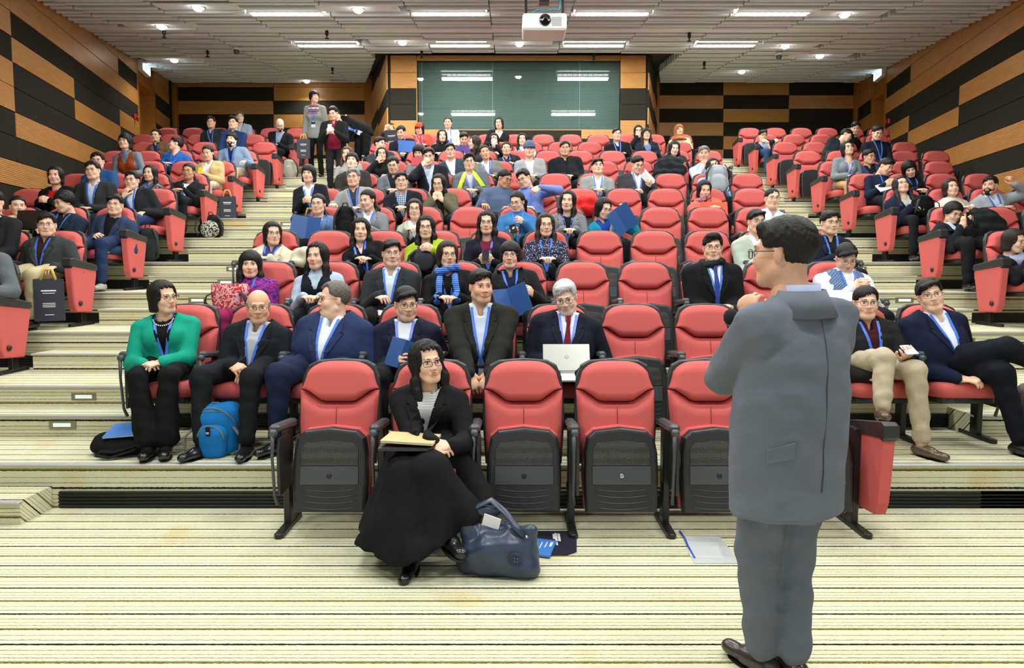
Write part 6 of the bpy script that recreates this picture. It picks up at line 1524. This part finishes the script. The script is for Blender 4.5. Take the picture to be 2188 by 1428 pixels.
# neon lining
q = P3('man in grey jacket with neon'); NEO = mat('neon_lining', srgb(206, 240, 40), .6)
for s_ in (-1, 1):
    m = MB(); pts = [(q['front'](s_*(.055+.02*i), .02-.05*i, .010), .02+.006*i) for i in range(6)]; vs = []
    for t, w_ in pts: vs += [tuple(t-q['s2']*w_), tuple(t+q['s2']*w_)]
    m.add(vs, [(2*k, 2*k+1, 2*k+3, 2*k+2) for k in range(5)]); m.obj('neon_lining', NEO, q['root'])
# pearl necklace on the woman in green
q = P3('woman in emerald'); m = MB()
for k in range(17):
    a = math.pi*(k/16); t = q['front'](.068*math.cos(a), .0-.06*math.sin(a), .008); m.lathe([(0, -.005), (.004, -.004), (.005, 0), (.004, .004), (0, .005)], t, n=6)
m.obj('pearl_necklace', mat('pearl', srgb(240, 236, 226), .25), q['root'])
# mug
mg = empty('mug', tuple(at(818, 676, 5.55))); tag(mg, 'white and navy mug held by man in charcoal suit', 'mug')
MB().lathe([(.034, -.045), (.038, -.04), (.038, .045), (.034, .045), (.034, -.02), (0, -.02)], n=16).obj('cup', PAPER, mg); MB().tube([(.036, 0, .03), (.062, 0, .02), (.062, 0, -.02), (.036, 0, -.03)], .005, 6).obj('handle', PAPER, mg); MB().lathe([(.0395, -.03), (.0395, .01)], n=16).obj('band', NAVB, mg)
# microphone
q = spk; mc = at(1562, 680, q['Wr'][1][1]+.03); mo = empty('microphone', tuple(mc)); tag(mo, 'black foam-topped microphone held by the speaker', 'microphone')
hx_ = Vector(q['Wr'][1]+q['Fd'][1]*.06)-mc
MB().lathe([(0, -.03), (.02, -.024), (.029, -.008), (.030, .01), (.024, .027), (.01, .036), (0, .037)], n=16).obj('foam_top', mat('foam_black', srgb(26, 27, 28), .95, bump=.4, bscale=300), mo)
dirm = Vector((hx_.x*.6, .0, -.16)); MB().tube([(0, 0, -.02), tuple(dirm*.5), tuple(dirm)], [.02, .017, .013], 12).obj('handle', METB, mo)
# --- paper bags with gold handles
def paper_bag(c, yaw, w, d, h, label):
    o = empty('paper_bag', c); o.rotation_euler = (0, 0, yaw); tag(o, label, 'bag', 'dark conference paper bags')
    vs = [(-w/2, -d/2, 0), (w/2, -d/2, 0), (w/2, d/2, 0), (-w/2, d/2, 0), (-w/2, -d/2*.5, h), (w/2, -d/2*.5, h), (w/2, d/2*.5, h), (-w/2, d/2*.5, h), (-w/2+.03, 0, h*.5), (w/2-.03, 0, h*.5)]
    MB().add(vs, [(3, 2, 1, 0), (0, 1, 5, 4), (2, 3, 7, 6), (1, 2, 9), (2, 6, 9), (6, 5, 9), (5, 1, 9), (3, 0, 8), (0, 4, 8), (4, 7, 8), (7, 3, 8)]).obj('bag_body', NAVB, o)
    for s_ in (-1, 1): MB().tube([(-w*.25, s_*d*.24, h-.01), (-w*.12, s_*d*.2, h+.09), (w*.12, s_*d*.2, h+.09), (w*.25, s_*d*.24, h-.01)], .012, 6, flat=.25).obj('ribbon_handle', YEL, o)
    p = MB()
    for i, (zz_, ww) in enumerate(((.72, .5), (.66, .4), (.42, .42), (.38, .42), (.34, .42), (.15, .3))): p.box((0, -d/2*(1-.5*zz_)-.003, h*zz_), (w*ww, .002, .012 if i == 0 else .006), 0, Rx(-math.atan(d*.25/h)))
    p.obj('print', PAPER, o); return o
q = P3('man in grey green blazer'); e = Vector(q['Wr'][1]+q['Fd'][1]*.08)
paper_bag((e.x+.02, e.y-.05, max(tier_z(4)+.06, e.z-.50)), .5, .24, .10, .40, 'dark paper bag with gold handles hanging from man in khaki trousers')
c_ = at(487, 462, ROWY[7]-.45); paper_bag((c_.x, c_.y, tier_z(8)+.01), .25, .24, .11, .36, 'dark paper bag standing in the left aisle by beige jacket woman')
c_ = at(648, 300, 12.8); paper_bag((-3.95, 13.15, tier_z(11)+.35), .1, .24, .1, .36, 'dark paper bag carried by the standing woman in grey sweater')
c_ = at(838, 320, 13.5); tb2 = paper_bag((c_.x, 13.55, c_.z), -.3, .34, .12, .38, 'black tote bag lifted high in the eleventh row')
c_ = at(662, 470, ROWY[5]-.6); paper_bag((at(662, 440, ROWY[5]-.5).x, ROWY[5]-.5, tier_z(6)+.42), .2, .22, .1, .16, 'paper bag with gold handles on the lap of woman with blunt bob')
# --- backpacks
def rucksack(c, yaw, w, d, h, mt, label, mt2=None):
    o = empty('backpack', c); o.rotation_euler = (0, 0, yaw); tag(o, label, 'backpack')
    S_ = SDF((-w*.6, -d*.7, 0), (w*.6, d*.7, h*1.1), .014); S_.cone((0, 0, w*.42), (0, .01, h-w*.40), w*.42, w*.38, 0, np.eye(3), (1.1, d/w*1.05, 1)); S_.d = np.maximum(S_.d, .003-S_.P((slice(None),)*3)[..., 2]); S_.d += wob(S_.P((slice(None),)*3), 28, .004, w*30)
    sdfobj('pack_body', S_, mt, o)
    S_ = SDF((-w*.5, -d*.95, 0), (w*.5, 0, h*.7), .014); S_.cone((0, -d*.32, w*.36), (0, -d*.32, h*.42), w*.32, w*.3, 0, np.eye(3), (1.1, d/w*.7, 1)); sdfobj('front_pocket', S_, mt2 or mt, o)
    for s_ in (-1, 1): MB().tube([(s_*w*.25, -d*.2, h*.95), (s_*w*.45, -d*.5, h*.7), (s_*w*.5, -d*.5, h*.35), (s_*w*.42, -d*.25, h*.12)], .018, 6, flat=.35).obj('shoulder_strap', mat('strap_black', srgb(36, 37, 38), .8), o)
    MB().tube([(-.03, 0, h*.97), (-.02, -.01, h*1.06), (.02, -.01, h*1.06), (.03, 0, h*.97)], .007, 6).obj('grab_loop', mat('strap_black', srgb(36, 37, 38), .8), o)
CAMO = pattern('camo_pack', (36, 37, 36), (190, 186, 170), 'blotch', 30, (60, 60, 52))
c_ = at(445, 500, ROWY[6]-.45); rucksack((c_.x, ROWY[6]-.35, tier_z(7)), .1, .38, .2, .36, cloth((34, 35, 36)), 'black and cream patterned backpack on the aisle step', CAMO)
c_ = at(325, 555, ROWY[5]-.5); rucksack((c_.x-.03, ROWY[5]-.52, tier_z(6)), .2, .28, .18, .44, cloth((58, 64, 68)), 'dark grey backpack standing beside the man resting his chin')
c_ = at(622, 370, ROWY[10]-.45); rucksack((c_.x, ROWY[10]-.55, tier_z(11)), .2, .34, .2, .40, cloth((168, 166, 152)), 'pale khaki backpack at the feet of bald bearded man')
c_ = at(1530, 425, ROWY[6]-.5); rucksack((c_.x, ROWY[6]-.52, tier_z(7)+.60), 0, .36, .2, .44, cloth((164, 172, 180)), 'pale grey backpack hugged on lap by woman in light blue')
c_ = at(905, 570, ROWY[3]-.5); rucksack((c_.x, ROWY[3]-.50, tier_z(4)+.55), .1, .30, .16, .22, cloth((72, 76, 82)), 'dark grey bag on the lap of woman in lime coat')
c_ = at(742, 490, ROWY[4]-.4); rucksack((c_.x, ROWY[4]-.48, tier_z(5)+.55), .3, .26, .14, .40, cloth((30, 31, 33)), 'black bag held beside woman in grey blazer and turtleneck')
c_ = at(495, 690, ROWY[2]-.5); rucksack((c_.x, ROWY[2]-.52, tier_z(3)+.58), .0, .34, .18, .16, pattern('red_floral', (214, 44, 36), (236, 190, 190), 'blotch', 40, (190, 60, 110)), 'red flowered bag on the lap of woman in purple dress')
c_ = at(1965, 470, ROWY[5]-.45); rucksack((c_.x, ROWY[5]-.50, tier_z(6)+.56), .2, .34, .18, .24, cloth((30, 31, 34)), 'black handbag on the lap of woman in navy coat')
c_ = at(2170, 900, 5.2); bx = rucksack((c_.x, 5.0, T2), -.2, .34, .26, .42, mat('brown_leather', srgb(70, 54, 42), .5), 'dark brown bag standing at the right edge by navy suit man')
# --- laptops
def laptop(c, tilt, mt, label, w=.32):
    o = empty('laptop', c); tag(o, label, 'laptop')
    MB().box((0, 0, .105), (w, .008, .215), .003, Rx(-tilt)).obj('lid', mt, o); MB().box((0, .12, .0), (w, .22, .014), .003).obj('base', mt, o)
c_ = at(1525, 468, ROWY[5]-.55); laptop((c_.x, ROWY[5]-.56, c_.z), .25, mat('laptop_orange', srgb(222, 74, 34), .4), 'bright orange laptop in front of woman in coral coat', .34)
c_ = at(70, 490, ROWY[4]-.5); laptop((c_.x, ROWY[4]-.52, c_.z), .25, PHB, 'black laptop in front of woman in lime yellow jacket')
# --- coats laid over seats
def coat_pile(c, sz, mt, label, name='coat', seed=1):
    S_ = SDF(-np.array(sz)*.75, np.array(sz)*.75, .015); S_.ell((0, 0, 0), np.array(sz)*.5, 0); S_.cone((-sz[0]*.35, -sz[1]*.2, -sz[2]*.2), (sz[0]*.3, -sz[1]*.25, -sz[2]*.1), sz[2]*.25, sz[2]*.22, .05); S_.d += wob(S_.P((slice(None),)*3), 22, .016, seed)
    o = sdfobj(name, S_, mt, None); o.location = c; tag(o, label, 'coat'); return o
c_ = at(1430, 366, ROWY[7]-.03); coat_pile((c_.x, ROWY[7]-.04, tier_z(8)+.83), (.50, .22, .44), cloth((46, 52, 56)), 'dark jacket draped over an empty seat in the eighth row', seed=2)
c_ = at(1252, 440, ROWY[5]-.3); coat_pile((c_.x+.02, ROWY[5]-.28, c_.z), (.36, .3, .26), cloth((206, 40, 40)), 'bright red and grey coat heaped on an empty seat', seed=4)
c_ = at(2098, 485, ROWY[4]-.35); coat_pile((c_.x, ROWY[4]-.33, c_.z), (.52, .34, .42), cloth((40, 44, 48)), 'dark coat heaped on the seat beside phone-reading man', seed=6)
c_ = at(735, 480, ROWY[3]-.3); coat_pile((at(647, 548, ROWY[3]-.3).x, ROWY[3]-.28, at(647, 548, ROWY[3]-.3).z), (.2, .2, .2), cloth((216, 208, 180)), 'cream cloth bundle on the seat by woman in cream jacket', 'cloth_bundle', 8)
# bottle
q = P3('woman drinking'); e = Vector(q['Wr'][1]+q['Fd'][1]*.07); bt = empty('bottle', tuple(e+Vector((-.02, -.03, .0)))); tag(bt, 'white bottle raised to the mouth of drinking woman', 'bottle')
MB().lathe([(0, -.09), (.032, -.09), (.034, .04), (.02, .07), (.014, .075), (.014, .095), (0, .095)], n=14).obj('bottle_body', PAPER, bt); MB().lathe([(.016, .092), (.016, .11), (0, .11)], n=12).obj('cap', PHB, bt)
# --- overhead fittings
pj = empty('projector', tuple(at(1164, 45, 7.9))); tag(pj, 'white projector hanging from the ceiling', 'projector')
pw = 92*7.9/F
MB().box((0, .21, 0), (pw, .42, .185), .02).obj('casing', WHITEP, pj)
MB().lathe([(.062, 0), (.066, .012), (.058, .02), (.05, .012), (.035, .004), (0, .0)], (.005, -.002, .01), Rx(math.pi/2), 24).obj('lens', mat('projector_lens', srgb(16, 17, 20), .08, coat=1), pj)
g_ = MB()
for k in range(8): g_.box((.135, -.002, -.05+.013*k), (.11, .004, .007))
g_.obj('grille', mat('grille_grey', srgb(150, 166, 158), .5), pj)
g_ = MB()
for s_ in (-1, 1): g_.box((s_*.21, .12, .30), (.03, .04, .5), .004); g_.box((s_*.16, .2, .52), (.12, .3, .03), .004)
g_.box((0, .2, .56), (.12, .12, .6), .004); g_.obj('ceiling_mount', METB, pj)
MB().tube([(-.14, .02, .10), (-.08, -.02, .12), (.0, -.01, .11), (.1, -.02, .12), (.16, .03, .13), (.18, .1, .3)], .008, 6).obj('cable', mat('cable_cyan', srgb(40, 160, 190), .5), pj)
def exit_sign(px_, py_, Y, fn, nrm_, label):
    p = at(px_, py_, Y); n = Vector(nrm_); d = Vector((-n.y, n.x, 0)) if nrm_[0] > 0 else Vector((n.y, -n.x, 0))
    if d.y < 0: d = -d
    o = empty('exit_sign', (fn(Y)+n.x*.06, Y, p.z)); tag(o, label, 'sign', 'lit exit signs'); Rm = Matrix((d, n, Vector((0, 0, 1)))).transposed()
    MB().box((0, 0, 0), (.62, .11, .25), .008, Rm).obj('sign_box', WHITEP, o)
    MB().box(tuple(n*.06), (.56, .006, .19), .002, Rm).obj('lit_face', mat('exit_glow', (.72, .9, 1, 1), .4, emit=3.0), o)
    t = link('exit_text', EXIT_ME, o)
    xd = d if (d.cross(Vector((0, 0, 1))) - n).length < .5 else -d
    t.matrix_local = Matrix.Translation(n*.065) @ Matrix((xd, Vector((0, 0, 1)), n)).transposed().to_4x4()
exit_sign(324, 146, 15.95, wl, nl, 'lit exit sign over the left amber door')
exit_sign(1861, 158, 16.8, wr, nr, 'lit exit sign over the right amber door')
for px_, py_, Y, fn, n, lb in ((298, 250, 15.2, wl, nl, 'small red alarm sounder on the left wall'), (1890, 259, 16.1, wr, nr, 'small red alarm sounder on the right wall')):
    p = at(px_, py_, Y); o = empty('alarm_sounder', (fn(Y)+n.x*.03, Y+n.y*.03, p.z)); tag(o, lb, 'alarm', 'red alarm sounders')
    MB().box((0, 0, 0), (.09, .12, .12), .015).obj('housing', mat('alarm_red', srgb(190, 28, 34), .4), o); MB().lathe([(.03, 0), (.028, .05), (0, .055)], (n.x*.04, 0, -.02), Ry(math.pi/2*(1 if n.x > 0 else -1)), 12).obj('horn', mat('alarm_red', srgb(190, 28, 34), .4), o)
for px_, py_, lb in ((505, 100, 'left of the rear strip lights'), (1665, 112, 'right of the rear strip lights')):
    x, y = ceil_at(px_, py_-8); o = empty('dome_camera', (x, y, ceil_z(y)-.10)); tag(o, 'white dome camera hanging from ceiling ' + lb, 'camera', 'ceiling cameras')
    MB().lathe([(.0, .10), (.05, .10), (.05, .02), (.075, .01), (.08, -.03), (.06, -.04)], n=16).obj('camera_mount', WHITEP, o); MB().lathe([(.06, -.035), (.058, -.07), (.04, -.11), (0, -.125)], n=16).obj('camera_dome', mat('dome_grey', srgb(90, 92, 92), .2), o)
for i, (px_, py_, lb) in enumerate(((698, 58, 'above the left rear strip light'), (1473, 64, 'above the right rear strip light'), (901, 102, 'left of the window top'), (1269, 107, 'right of the window top'), (1505, 127, 'over the right back wall'), (710, 138, 'over the left back wall'), (443, 100, 'beside the left dome camera'), (350, 56, 'near the left wall'))):
    x, y = ceil_at(px_, py_); o = empty('ceiling_sprinkler', (x, y, ceil_z(y)-.10)); tag(o, 'small black sprinkler head hanging ' + lb, 'sprinkler', 'ceiling sprinklers')
    MB().lathe([(.0, .06), (.03, .06), (.03, -.04), (.012, -.05), (.012, -.10), (.0, -.10)], n=10).obj('pipe', METB, o); MB().lathe([(0, -.09), (.04, -.095), (.04, -.105), (0, -.11)], n=10).obj('deflector', METB, o)
